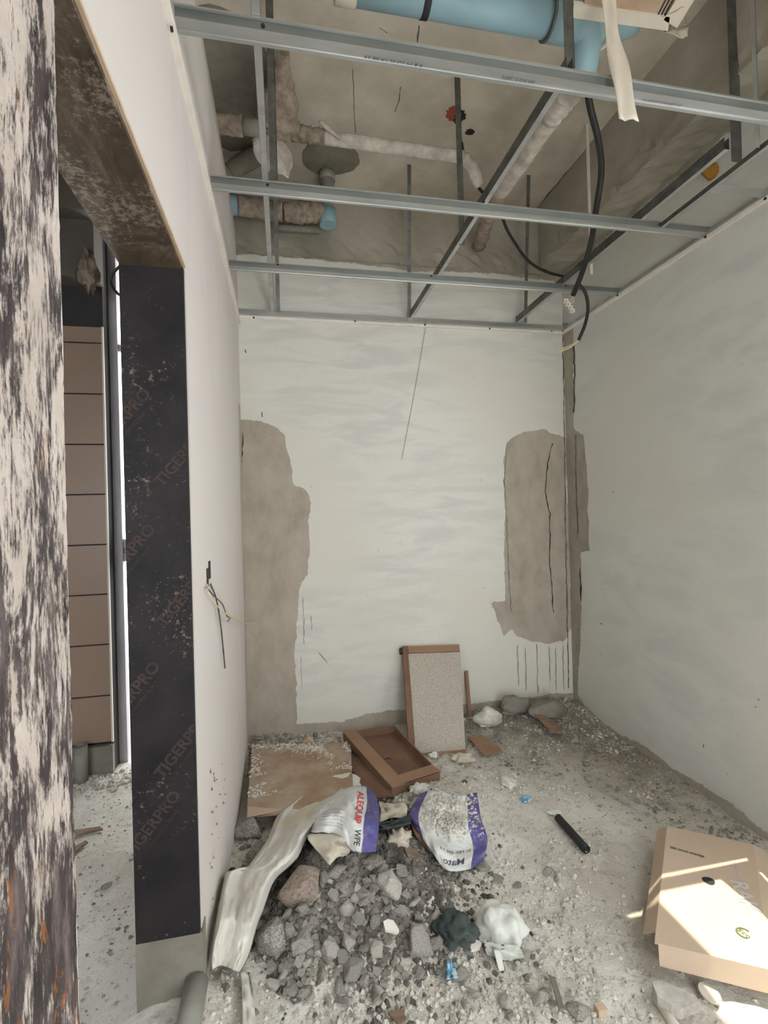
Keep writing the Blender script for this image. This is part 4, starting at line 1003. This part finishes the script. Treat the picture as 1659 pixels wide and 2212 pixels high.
def surf(P, s, t):
    ns, nt = P.shape[0]-1, P.shape[1]-1; a = min(max(s*ns, 0), ns-1e-6); b = min(max(t*nt, 0), nt-1e-6); i, j = int(a), int(b); a -= i; b -= j
    return (P[i, j]*(1-a)+P[i+1, j]*a)*(1-b)+(P[i, j+1]*(1-a)+P[i+1, j+1]*a)*b
def text_on(P, body, s0, t0, xs, xt, ys, yt, size, mat, parent, bold=0., lift=.0025):
    """glyph x axis -> (xs, xt) in surface units, glyph y axis -> (ys, yt)"""
    V, Fc = text_vf(body, 1., bold)
    bm = bmesh.new(); vs = [bm.verts.new(p) for p in V]
    for q in Fc:
        try: bm.faces.new([vs[i] for i in q])
        except ValueError: pass
    xx = [p[0] for p in V]
    for k in range(1, 40):
        x = min(xx)+(max(xx)-min(xx))*k/40; bmesh.ops.bisect_plane(bm, geom=bm.verts[:]+bm.edges[:]+bm.faces[:], plane_co=(x, 0, 0), plane_no=(1, 0, 0))
    bm.verts.index_update(); out = []
    for v in bm.verts:
        s = s0+size*(v.co.x*xs+v.co.y*ys); t = t0+size*(v.co.x*xt+v.co.y*yt); p = surf(P, s, t); out.append(p+np.array([0, -.4, .9])*lift)
    Fc = [tuple(v.index for v in q.verts) for q in bm.faces]; bm.free()
    return mk('lettering', out, Fc, mat, parent)

def hx(s, t, seed, a, fr=5): return a*float(fbm(np.array(s*fr+seed), np.array(t*fr+seed*1.7), 3))
# white woven sheet: a long draped strip along the left wall
def wl(s, t, fs, ft, seed):
    d = mn.voronoi(Vector((s*fs+seed, t*ft, seed)))[0]; return d[1]-d[0]
def h_t(s, t):      # s across, t along (0 far end)
    ridge = .085+.08*float(sst(.15, .6, t))
    fold = .014*mn.noise(Vector((s*2.5+t*2, t*7, 4)))+.010*mn.noise(Vector((s*5-t*4, t*16, 9)))+.016*math.sin(s*7.5+1.6*math.sin(t*5)+t*3)+.010*(wl(s+.5*t, t, 1.5, 6., 7.)-.4)
    edge = (1-min(1, 5*min(s, 1-s)+.35))
    return max(.012, (ridge+fold)*(1-.75*edge)*(1 if t < .8 else (1-t)/.2*.7+.3)+hx(s, t, 3, .02, 8))
P = coons([(690, 1688), (720, 1670), (775, 1680)], [(775, 1680), (740, 1740), (672, 1797), (640, 1856), (595, 1902), (570, 1965), (556, 2000), (539, 2059), (518, 2101)], [(452, 2098), (480, 2085), (518, 2101)],
          [(690, 1688), (626, 1737), (600, 1760), (574, 1818), (525, 1881), (482, 1891), (462, 2000), (450, 2060), (452, 2098)], 34, 110, h_t)
o = grid_obj('plastic_sheet', P, M['tarp']); tag(o, 'long crumpled off-white woven plastic sheet draped along the left wall', 'plastic sheet')
P = coons([(519, 2098), (540, 2100)], [(540, 2100), (548, 2150), (556, 2260)], [(524, 2260), (556, 2260)], [(519, 2098), (523, 2150), (524, 2260)], 6, 20, lambda s, t: .03+hx(s, t, 9, .02))
grid_obj('tail', P-np.array(o.location)*0, M['tarp'], o)
o = blob('cloth_bundle', gp(715, 1700, .05), .15, .10, .06, M['tarp'], amp=.25, fr=1.6, seed=3); tag(o, 'bunched pale plastic behind the printed sack', 'plastic sheet')

# cardboard sheet with rubble on it
q = [gp(545, 1612, .03), gp(757, 1606, .03), gp(765, 1745, .045), gp(532, 1768, .05)]
o = mk('cardboard_sheet', *slab_from_quad(q, .006), M['cardflap']); tag(o, 'flat dusty cardboard sheet by the left wall under crumbs', 'cardboard')
q2 = [gp(538, 1715, .065), gp(690, 1700, .065), gp(640, 1745, .07), gp(534, 1766, .07)]
mk('pale_panel', *slab_from_quad(q2, .004), M['cardlight'], o)
V = []
for _ in range(2600):
    s, t = random.random(), random.random()**1.1*.78
    p = (q[0]*(1-s)+q[1]*s)*(1-t)+(q[3]*(1-s)+q[2]*s)*t
    if float(fbm(np.array(p[0]*7), np.array(p[1]*7), 2)) > -.22: V.append((p[0], p[1], p[2]+.008))
pebbles('gravel', V, .003, .013, M['pebble'], 'mortar crumbs lying on the flat cardboard sheet', pw=1.8)
t = empty('tape_roll', gp(664, 1605, .02), 'small cream cardboard ring lying by the back wall', 'ring')
c = gp(664, 1608, .03)
vv, ff = tube_vf([c, c+np.array([.012, .04, 0])], .032, 20, 1, hollow=.84); mk('ring', vv, ff, M['cardlight'], t)

# open cardboard tray
def tray(name, C, depth, nrm, mat_in, mat_rim, label, rimw, cat='carton', flaps=()):
    """C: four rim corners (ordered), nrm: unit vector from floor of tray to rim"""
    C = [np.array(p, float) for p in C]; nrm = np.array(nrm, float); nrm /= np.linalg.norm(nrm); t = empty(name, tuple(sum(C)/4-nrm*depth), label, cat)
    D = [p-nrm*depth for p in C]
    mk('base', [*D, *[p+nrm*.004 for p in D]], [(0, 1, 2, 3), (7, 6, 5, 4), (0, 4, 5, 1), (1, 5, 6, 2), (2, 6, 7, 3), (3, 7, 4, 0)], mat_in, t)
    cen = sum(C)/4
    for k in range(4):
        a, b = C[k], C[(k+1) % 4]; da, db = D[k], D[(k+1) % 4]; e = np.cross(b-a, nrm); e /= np.linalg.norm(e)
        if np.dot(e, cen-a) < 0: e = -e
        w_ = .004; v = [da, db, b, a]+[p+e*w_ for p in (da, db, b, a)]
        mk('side', v, [(0, 1, 2, 3), (7, 6, 5, 4), (0, 4, 5, 1), (1, 5, 6, 2), (2, 6, 7, 3), (3, 7, 4, 0)], mat_in, t)
        rw = rimw[k]
        if rw > 0:
            up_ = nrm*.005*(k == 2); v = [a+up_, b+up_, b+(e*rw)+up_, a+(e*rw)+up_]; v = v+[p+nrm*.004 for p in v]
            mk('rim_flap', v, [(0, 1, 2, 3), (7, 6, 5, 4), (0, 4, 5, 1), (1, 5, 6, 2), (2, 6, 7, 3), (3, 7, 4, 0)], mat_rim, t)
    return t
zr = float(gp(850, 1640)[2])+.10
C = [on(741, 1582, 2, zr), on(851, 1567, 2, zr), on(950, 1668, 2, zr), on(846, 1702, 2, zr)]
tr = tray('cardboard_tray', C, .05, (0, 0, 1), M['carddark'], M['card'], 'shallow open brown cardboard tray lying on the rubble', [0, .006, .075, .080])
c = on(838, 1640, 2, zr-.043); tube('slot', [c+np.array([-.02, 0, 0]), c+np.array([0, .012, 0]), c+np.array([.02, 0, 0])], .002, M['screw'], tr, seg=5, n=4)
# brown panel under tray
o = mk('cardboard_sheet', *slab_from_quad([gp(748, 1640, .03), gp(800, 1635, .03), gp(850, 1722, .03), gp(790, 1726, .03)], .005), M['carddark']); tag(o, 'dark brown cardboard piece tucked under the open tray', 'cardboard')

# embossed board leaning in its cardboard frame
zb0 = float(ground(.95, 2.98))+.01
bl = on(898, 1630, 2, zb0); br = on(1006, 1621, 2, zb0); tl = on(882, 1412, 1, B-.055); tr_ = on(993, 1408, 1, B-.055)
nb = np.cross(br-bl, tl-bl); nb /= np.linalg.norm(nb)
if nb[1] > 0: nb = -nb
t = empty('embossed_board', tuple((bl+br)/2), 'embossed off-white board leaning on the back wall in cardboard framing', 'board')
q = [bl, br, tr_, tl]
me_v = q+[p-nb*.012 for p in q]
o = mk('panel', me_v, [(0, 1, 2, 3), (7, 6, 5, 4), (0, 4, 5, 1), (1, 5, 6, 2), (2, 6, 7, 3), (3, 7, 4, 0)], M['honey'], t)
uv = o.data.uv_layers.new(name='UVMap'); cc = {0: (0, 0), 1: (1, 0), 2: (1, 2), 3: (0, 2)}
for lp in o.data.loops: uv.data[lp.index].uv = cc[lp.vertex_index % 4]
ex = (br-bl)/np.linalg.norm(br-bl); ey = (tl-bl)/np.linalg.norm(tl-bl)
def framebar(name, a, b, wdt, th, mat, side):
    v = [a, b, b+side*wdt, a+side*wdt]; v = [p+nb*.010 for p in v]+[p-nb*th for p in v]
    return mk(name, v, [(0, 1, 2, 3), (7, 6, 5, 4), (0, 4, 5, 1), (1, 5, 6, 2), (2, 6, 7, 3), (3, 7, 4, 0)], mat, t)
framebar('frame_side', bl-ex*.005+ey*.05, tl-ex*.002+ey*.05, .035, .030, M['carddark'], -ex)
framebar('frame_top', tl-ex*.0+ey*.002, tr_+ey*.002, .045, .030, M['card'], ey)
framebar('frame_top_corner', tl-ex*.055+ey*.005, tl-ex*.035+ey*.005, .035, .028, M['black'], ey)
framebar('frame_bottom', bl-ex*.0-ey*.015, br-ey*.015, .02, .02, M['card'], ey)
p0 = on(1004, 1450, 1, B-.02); p1 = on(1015, 1590, 1, B-.10); framebar('frame_side', p1, p0, .022, .010, M['card'], ex)
q = [gp(1010, 1592, .02), gp(1040, 1588, .02), gp(1086, 1624, .02), gp(1045, 1632, .02)]
o = mk('cardboard_scrap', *slab_from_quad(q, .004), M['card']); tag(o, 'small brown cardboard scrap right of the leaning board', 'cardboard')

# sacks
def h1(s, t): return .035+.022*(wl(s, t, 3, 3, 1.)-.4)+.060+.045*math.sin(math.pi*s)**.7*math.sin(math.pi*min(1, t*.9+.1))+hx(s, t, 5, .035, 4)
P = coons([(692, 1738), (745, 1703), (790, 1699), (812, 1718)], [(812, 1718), (820, 1760), (812, 1838)], [(672, 1796), (730, 1803), (765, 1838), (812, 1838)], [(692, 1738), (668, 1766), (672, 1796)], 30, 26, h1)
s1 = grid_obj('cement_sack', P, M['bag1'], th=.004); tag(s1, 'white and blue printed sack with red lettering on the heap', 'sack')
text_on(P, 'ALEQUIP', .70, .34, 0, 1, 1, 0, .125, M['red'], s1, .02)
text_on(P, 'WPE', .72, .80, 0, 1, 1, 0, .12, M['ink'], s1, .012)
for k in range(6): text_on(P, 'lorem ipsum polymer mortar mix'.replace('lorem ipsum ', ''), .33+.0*k, .45+.075*k, 1, 0, 0, -1, .036, M['ink'], s1, 0)
Q = coons([(672, 1800), (730, 1802), (762, 1815)], [(762, 1815), (758, 1835), (745, 1850)], [(712, 1868), (730, 1850), (745, 1850)], [(672, 1800), (665, 1812), (712, 1868)], 10, 10, lambda s, t: .09-.04*t+hx(s, t, 6, .03, 5))
o = grid_obj('paper_flap', Q, M['paper'], s1, th=.003); tag(o, 'mouldy torn paper lining')
Q = coons([(768, 1806), (815, 1806)], [(815, 1806), (812, 1838)], [(785, 1838), (812, 1838)], [(768, 1806), (785, 1838)], 6, 6, lambda s, t: .11-.05*t+hx(s, t, 8, .03, 5))
def h2(s, t): return .018*(wl(s, t, 4, 4, 9.)-.4)+.045+.045*math.sin(math.pi*s)**.7*math.sin(math.pi*min(1, t*.85+.15))+hx(s, t, 15, .03, 4)
P = coons([(908, 1714), (940, 1706), (1000, 1716), (1030, 1712)], [(1030, 1712), (1040, 1770), (1053, 1812), (1044, 1856)], [(900, 1795), (935, 1842), (965, 1878), (1014, 1876), (1044, 1856)], [(908, 1714), (884, 1757), (900, 1795)], 30, 28, h2)
s2 = grid_obj('cement_sack', P, M['bag2'], th=.004); tag(s2, 'torn dusty sack with purple bands, right of the other sack', 'sack')
text_on(P, 'Mato', .62, .90, -1, .08, 0, -1, .12, M['ink'], s2, .004)
text_on(P, '01 MIX-200 7-8', .62, .77, -1, .08, 0, -1, .055, M['ink'], s2, 0)
text_on(P, 'E', .93, .60, 0, 1, 1, 0, .10, M['palegrey'], s2, .01)
Q = coons([(885, 1760), (900, 1790), (920, 1800)], [(920, 1800), (950, 1825), (948, 1850)], [(925, 1838), (948, 1850)], [(885, 1760), (895, 1800), (925, 1838)], 8, 8, lambda s, t: .03+.02*s+hx(s, t, 18, .02, 5))
o = grid_obj('lining', Q, M['carddark'], s2, th=.003); tag(o, 'brown paper inner ply')
V = []
for _ in range(900):
    s, t_ = random.gauss(.55, .2), random.gauss(.30, .17)
    if 0.15 < s < .98 and 0 < t_ < .65: p = surf(P, s, t_); V.append((p[0], p[1], p[2]+.002))
pebbles('gravel', V, .003, .015, M['pebble'], 'pale crumbs spilled over the torn purple-banded sack')
Q = coons([(818, 1730), (845, 1735), (870, 1730)], [(870, 1730), (880, 1745), (876, 1768)], [(820, 1775), (850, 1765), (876, 1768)], [(818, 1730), (822, 1750), (820, 1775)], 10, 10, lambda s, t: .05+hx(s, t, 28, .03, 5))
o = grid_obj('paper_scrap', Q, M['paper'], th=.003); tag(o, 'greyish film scrap between the two sacks', 'scrap')
Q = coons([(812, 1775), (850, 1772), (886, 1758)], [(886, 1758), (888, 1778)], [(815, 1790), (850, 1788), (888, 1778)], [(812, 1775), (815, 1790)], 10, 6, lambda s, t: .06+hx(s, t, 38, .03, 5))
o = grid_obj('dark_sheet', Q, M['darkbag'], th=.003); tag(o, 'dark blue-grey plastic strip bridging the two sacks', 'plastic sheet')
o = blob('crumpled_paper', gp(858, 1812, .02), .06, .05, .03, M['paper'], amp=.7, fr=5, seed=8); tag(o, 'dirty crumpled paper below the gap between sacks', 'paper')
o = blob('crumpled_paper', gp(905, 1705, .02), .04, .03, .025, M['tarp'], amp=.6, fr=5, seed=11); tag(o, 'small yellowed paper crumple at the near end of the tray', 'paper') if False else tag(o, 'small yellowed paper crumple beside the near end of the tray', 'paper')

# plastic bags
def worley(p, seed=0.):
    d = mn.voronoi(Vector((p[0]+seed, p[1]+seed*.7, p[2]-seed)))[0]; return d[1]-d[0]
def crumple(name, u, v, rx, ry, rz, mat, label, seed, amp=.5, parent=None, h=.02, sub=4):
    c = gp(u, v, h); bm = bmesh.new(); bmesh.ops.create_icosphere(bm, subdivisions=sub+1 if sub < 5 else sub, radius=1); V = []
    for q in bm.verts:
        p = q.co.normalized(); n = 1+amp*.55*(mn.noise(p*1.6+Vector((seed, 0, 0)))) - amp*.30*(.5-worley(p*1.5, seed)) - amp*.14*(.5-worley(p*3.6, seed+5))
        V.append((c[0]+p.x*rx*n, c[1]+p.y*ry*n, c[2]+(p.z*rz*n if p.z > 0 else p.z*rz*.45)))
    f = [tuple(k.index for k in q.verts) for q in bm.faces]; bm.free(); o = mk(name, V, f, mat, parent, True)
    if label: tag(o, label, 'plastic bag')
    return o
o = crumple('plastic_bag', 1082, 2005, .085, .085, .07, M['clearbag'], 'puffed white plastic bag right of the black bag', 2, .45, h=.05)
Q = coons([(1045, 2030), (1080, 2040), (1120, 2040)], [(1120, 2040), (1135, 2070)], [(1050, 2062), (1090, 2075), (1135, 2070)], [(1045, 2030), (1050, 2062)], 12, 8, lambda s, t: .07*(1-t)+.01+hx(s, t, 48, .03, 6))
grid_obj('bag_mouth', Q, M['clearbag'], o, th=.002)
Q = coons([(1066, 2050), (1080, 2050)], [(1080, 2050), (1090, 2095)], [(1078, 2098), (1090, 2095)], [(1066, 2050), (1078, 2098)], 4, 8, lambda s, t: .05*(1-t)+.012)
grid_obj('handle', Q, M['clearbag'], o, th=.002)
crumple('plastic_bag', 985, 2008, .065, .075, .045, M['darkbag'], 'crumpled blackish-green plastic bag on the heap edge', 7, .9, h=.03)
def shard(name, pts, mat, label, cat, th=.008, h=.03):
    P_ = [gp(u, v, h) for u, v in pts]; n = len(P_)
    v = P_+[p-np.array([0, 0, th]) for p in P_]
    f = [tuple(range(n)), tuple(range(2*n-1, n-1, -1))]+[(k, (k+1) % n, n+(k+1) % n, n+k) for k in range(n)]
    o = mk(name, v, f, mat)
    if label: tag(o, label, cat)
    return o
shard('tile_shard', [(828, 1990), (838, 1985), (850, 1988), (862, 2008), (858, 2014), (832, 2008)], M['trimwhite'], 'white tile shard on top of the rubble heap', 'tile shard', h=.05)
shard('tile_shard', [(1008, 2020), (1018, 2018), (1030, 2030), (1042, 2032), (1035, 2048), (1018, 2052)], M['trimwhite'], 'cream shard between black and white plastic bags', 'tile shard', h=.03)
shard('wood_chip', [(874, 1832), (880, 1828), (905, 1842), (908, 1852), (880, 1846)], M['wood'], 'pale wood splinter left of the torn sack corner', 'splinter', h=.02)
shard('wood_chip', [(838, 2185), (868, 2180), (878, 2198), (862, 2212)], M['wood'], 'brown chip at the bottom edge of the picture', 'splinter', h=.02)
# scraps
o = crumple('white_wrapper', 1000, 1640, .07, .05, .035, M['paper'], None, 21, .9, h=.02, sub=3); tag(o, 'crumpled off-white wrapper in front of the leaning board', 'wrapper')
o = crumple('white_wrapper', 935, 1632, .03, .025, .02, M['clearbag'], None, 22, .7, h=.02, sub=3); tag(o, 'small white wrapper at the left foot of the leaning board', 'wrapper')
o = crumple('white_wrapper', 1098, 1690, .035, .06, .02, M['clearbag'], None, 23, .8, h=.015, sub=3); tag(o, 'torn clear wrapper on the dirt behind the blue scrap', 'wrapper')
o = crumple('blue_scrap', 1137, 1728, .028, .02, .018, M['bluescrap'], None, 24, .8, h=.012, sub=3); tag(o, 'small crumpled blue and white scrap on open dirt', 'scrap')
o = crumple('white_wrapper', 1196, 1756, .035, .02, .012, M['clearbag'], None, 25, .9, h=.01, sub=3); tag(o, 'white scrap touching the black pipe offcut', 'wrapper')
Q = coons([(966, 2068), (978, 2072)], [(978, 2072), (990, 2112)], [(962, 2115), (990, 2112)], [(966, 2068), (962, 2115)], 5, 8, lambda s, t: .03+hx(s, t, 58, .03, 6))
o = grid_obj('blue_netting', Q, M['bluescrap'], th=.002); tag(o, 'small scrap of bright blue netting in the gravel', 'netting')
o = crumple('plaster_lump', 1055, 1556,   .10, .06, .08, M['stone'], None, 31, .5, h=.05, sub=3); tag(o, 'large dusty grey lump just right of the leaning board', 'rubble')
o = crumple('plaster_lump', 1110, 1530, .11, .06, .09, M['mortar'], None, 32, .5, h=.05, sub=3); tag(o, 'grey mortar lump against the back wall foot', 'rubble')
o = crumple('plaster_lump', 1185, 1538, .13, .08, .08, M['mortar'], None, 33, .5, h=.05, sub=3); tag(o, 'dark dusty lump in the far right corner', 'rubble')
o = shard('wood_strip', [(1140, 1528), (1150, 1526), (1215, 1572), (1212, 1582), (1190, 1578)], M['wood'], 'dusty wooden strip lying in the far right corner', 'wood', th=.01, h=.07)
# black pipe offcut
a = gp(1205, 1766, .022); b = gp(1268, 1836, .02)
o = tube('pipe_offcut', [a, b], .0175, M['black'], seg=16, n=3, hollow=.8); tag(o, 'short black plastic pipe offcut on the open floor', 'pipe')
o = shard('slate_strip', [(1188, 2108), (1198, 2110), (1220, 2178), (1210, 2180)], M['black'], 'narrow dark strip lying in the near gravel', 'strip', h=.02) if False else shard('dark_strip', [(1188, 2108), (1199, 2110), (1219, 2176), (1208, 2180)], M['mortar'], 'narrow dark strip lying in the near gravel', 'strip', h=.03)
c = gp(1298, 2190, .0); o = MB().box(c[0]-.014, c[0]+.014, c[1]-.012, c[1]+.012, c[2], c[2]+.022).obj('wood_block', M['cardlight']); tag(o, 'tiny beige block at the bottom edge', 'block')

# lower right: broken slab, white tube, round lid
bs_ = shard('broken_slab', [(1408, 2120), (1430, 2117), (1500, 2148), (1512, 2162), (1470, 2180), (1450, 2172), (1420, 2150)], M['stone'], 'flat broken render slab near the carton, bottom right', 'rubble', th=.03, h=.05)
a = gp(1415, 2150, .012); b = gp(1470, 2235, .015); o = tube('white_tube', [a, b], .014, M['whiteplastic'], seg=12, n=2); tag(o, 'white tube running out below the broken slab', 'tube')
c = gp(1532, 2145, .02); o = tube('round_lid', [c-np.array([0, 0, .003]), c+np.array([.001, -.001, .003])], .030, M['whiteplastic'], seg=24, n=1); tag(o, 'small round whitish lid beside the broken slab', 'lid')
c0 = on(432, 2105, 0, L+.06); a = gp(425, 2120, .05); b = gp(400, 2260, .03)
a[0] = max(a[0], L-.02)
o = tube('grey_tube', [a, b], .032, M['greypipe'], seg=18, n=2); tag(o, 'pale grey-green tube lying at the foot of the jamb', 'pipe')
c = gp(175, 1688); o = tube('floor_pipe', [c-np.array([0, 0, .04]), np.array([c[0], c[1], on(175, 1610, 1, c[1])[2]])], .037, M['greypipe'], seg=18, n=2, hollow=.85); tag(o, 'grey pipe stub standing by the tiled wall', 'pipe')
for (pts, lb) in (([(160, 1793), (215, 1785), (222, 1790), (165, 1802)], 'longer dark lath on the floor of the neighbouring room'), ([(160, 1828), (185, 1815), (190, 1818), (163, 1838)], 'shorter dark lath on the floor of the neighbouring room')):
    shard('lath', pts, M['wood'], lb, 'lath', th=.008, h=.02)
shard('plaster_chip', [(232, 1610), (250, 1600), (262, 1612), (245, 1616)], M['trimwhite'], 'white chip lying below the filmed window frame', 'chip', h=.05)
o = blob('cement_rag', on(190, 590, 1, 2.95), .04, .03, .10, M['wrapdirt'], amp=.7, fr=4, seed=41); tag(o, 'hanging clump of cement-caked rag in the neighbouring room', 'rag')

# ------------------------------------------------------------------ large flat carton
t = empty('flat_carton', tuple(on(1560, 1950, 2, .0)), 'large flat pale-brown carton lying by the right wall in sunlight', 'carton')
BZ = .13
pA, pB_, pC = on(1441, 1784, 2, BZ), on(1627, 1824, 2, BZ), on(1414, 2036, 2, BZ)
pD = on(1700, 2126, 2, BZ)
pBe = pB_
q = [pA, pC, pD, pB_+(pD-pC)*0]
# right edge of the top face follows the fold
pF = on(1652, 2000, 2, BZ)
fold_dir = (pF-pB_)/np.linalg.norm(pF-pB_)
pDr = on(1760, 2150, 2, BZ)
top = [pA, pC, pDr, on(1680, 2105, 2, BZ)*0+pB_]
top[3] = pB_; 
# intersect near edge and fold line
def isect(p, d, q_, e):
    A_ = np.array([[d[0], -e[0]], [d[1], -e[1]]]); s = np.linalg.solve(A_, (q_-p)[:2]); return p+d*s[0]
near_d = on(1600, 2080, 2, BZ)-pC
near_d[2] = 0
pE = pB_+fold_dir*.62; pE = isect(pC, near_d/np.linalg.norm(near_d), pB_, fold_dir)
top = [pA, pC, pE, pB_]
TOPQ = [p-np.array([0, 0, .004]) for p in top]
mk('top_panel', *slab_from_quad(TOPQ, .004), M['cardlight'], t)
# flaps: left (sloping down), near (sloping down), right (sloping down), far side wall
dn = np.array([0, 0, -1.])
def flap(name, a, b, out, drop, mat, n=1):
    v = [a, b, b+out+dn*drop, a+out+dn*drop]; v += [p+dn*.004 for p in v]
    return mk(name, v, [(0, 1, 2, 3), (7, 6, 5, 4), (0, 4, 5, 1), (1, 5, 6, 2), (2, 6, 7, 3), (3, 7, 4, 0)], mat, t)
lo = on(1386, 2003, 2, BZ-.03)-on(1414, 2010, 2, BZ); lo[2] = 0
le = pC-pA; le /= np.linalg.norm(le)
flap('side_flap', pA, pC-le*.05, lo*1.0, .05, M['cardlight'])
ne = pE-pC; ne /= np.linalg.norm(ne); outn = np.array([ne[1], -ne[0], 0]); outn = outn if outn[1] < 0 else -outn
flap('near_side', pC+ne*.01, pE, outn*.015, .055, M['cardlight'])
fe = pE-pB_; fe /= np.linalg.norm(fe); outr = np.array([-fe[1], fe[0], 0]); outr = outr if outr[0] > 0 else -outr
flap('right_flap', pB_, pE, outr*.14, .05, M['cardlight'])
fa = pB_-pA; fa /= np.linalg.norm(fa); outf = np.array([-fa[1], fa[0], 0]); outf = outf if outf[1] > 0 else -outf
flap('far_side', pA, pB_, outf*.03, .08, M['card'])
inner = [p+dn*.05+(sum(top)/4-p)*.10 for p in top]
mk('base_panel', *slab_from_quad([p+dn*.02 for p in inner], .03), M['card'], t)
hc = on(1531, 1903, 2, BZ)+np.array([0, 0, .0006])
disc('hand_hole', hc, .020, .020, BZ+.0012, .001, M['black'], t, seg=20, wob=0)
def carton_text(body, u, v, du, dv, size, mat, bold=0.):
    c = on(u, v, 2, BZ+.0015); d = on(u+du, v+dv, 2, BZ+.0015)-c; d /= np.linalg.norm(d); n = np.array([-d[1], d[0], 0])
    V, Fc = text_vf(body, size, bold); return mk('lettering', [c+d*a+n*b for a, b, _ in V], Fc, mat, t)
carton_text('RAK', 1607, 1934, 10, 22, .075, M['palegrey'], .001)
carton_text('CERAMICS', 1590, 1880, 10, 22, .02, M['palegrey']); carton_text('WASH BASIN', 1510, 1815, 30, 7, .017, M['palegrey'])
carton_text('|||||| SAVE WATER', 1484, 1840, 30, 9, .015, M['green'], .0006)
c = on(1607, 2015, 2, BZ+.0015)
vv = []; ff = []
for k in range(24):
    a = 2*math.pi*k/24
    for r in (.017, .022): vv.append((c[0]+r*math.cos(a), c[1]+r*math.sin(a), BZ+.0015))
ff = [(2*k, 2*k+1, (2*k+3) % 48, (2*k+2) % 48) for k in range(17)]
mk('leaf_emblem', vv, ff, M['green'], t); carton_text('Eco', 1608, 2016, 14, 10, .024, M['green'])
c = on(1390, 2008, 2, .09)

print('scene built')
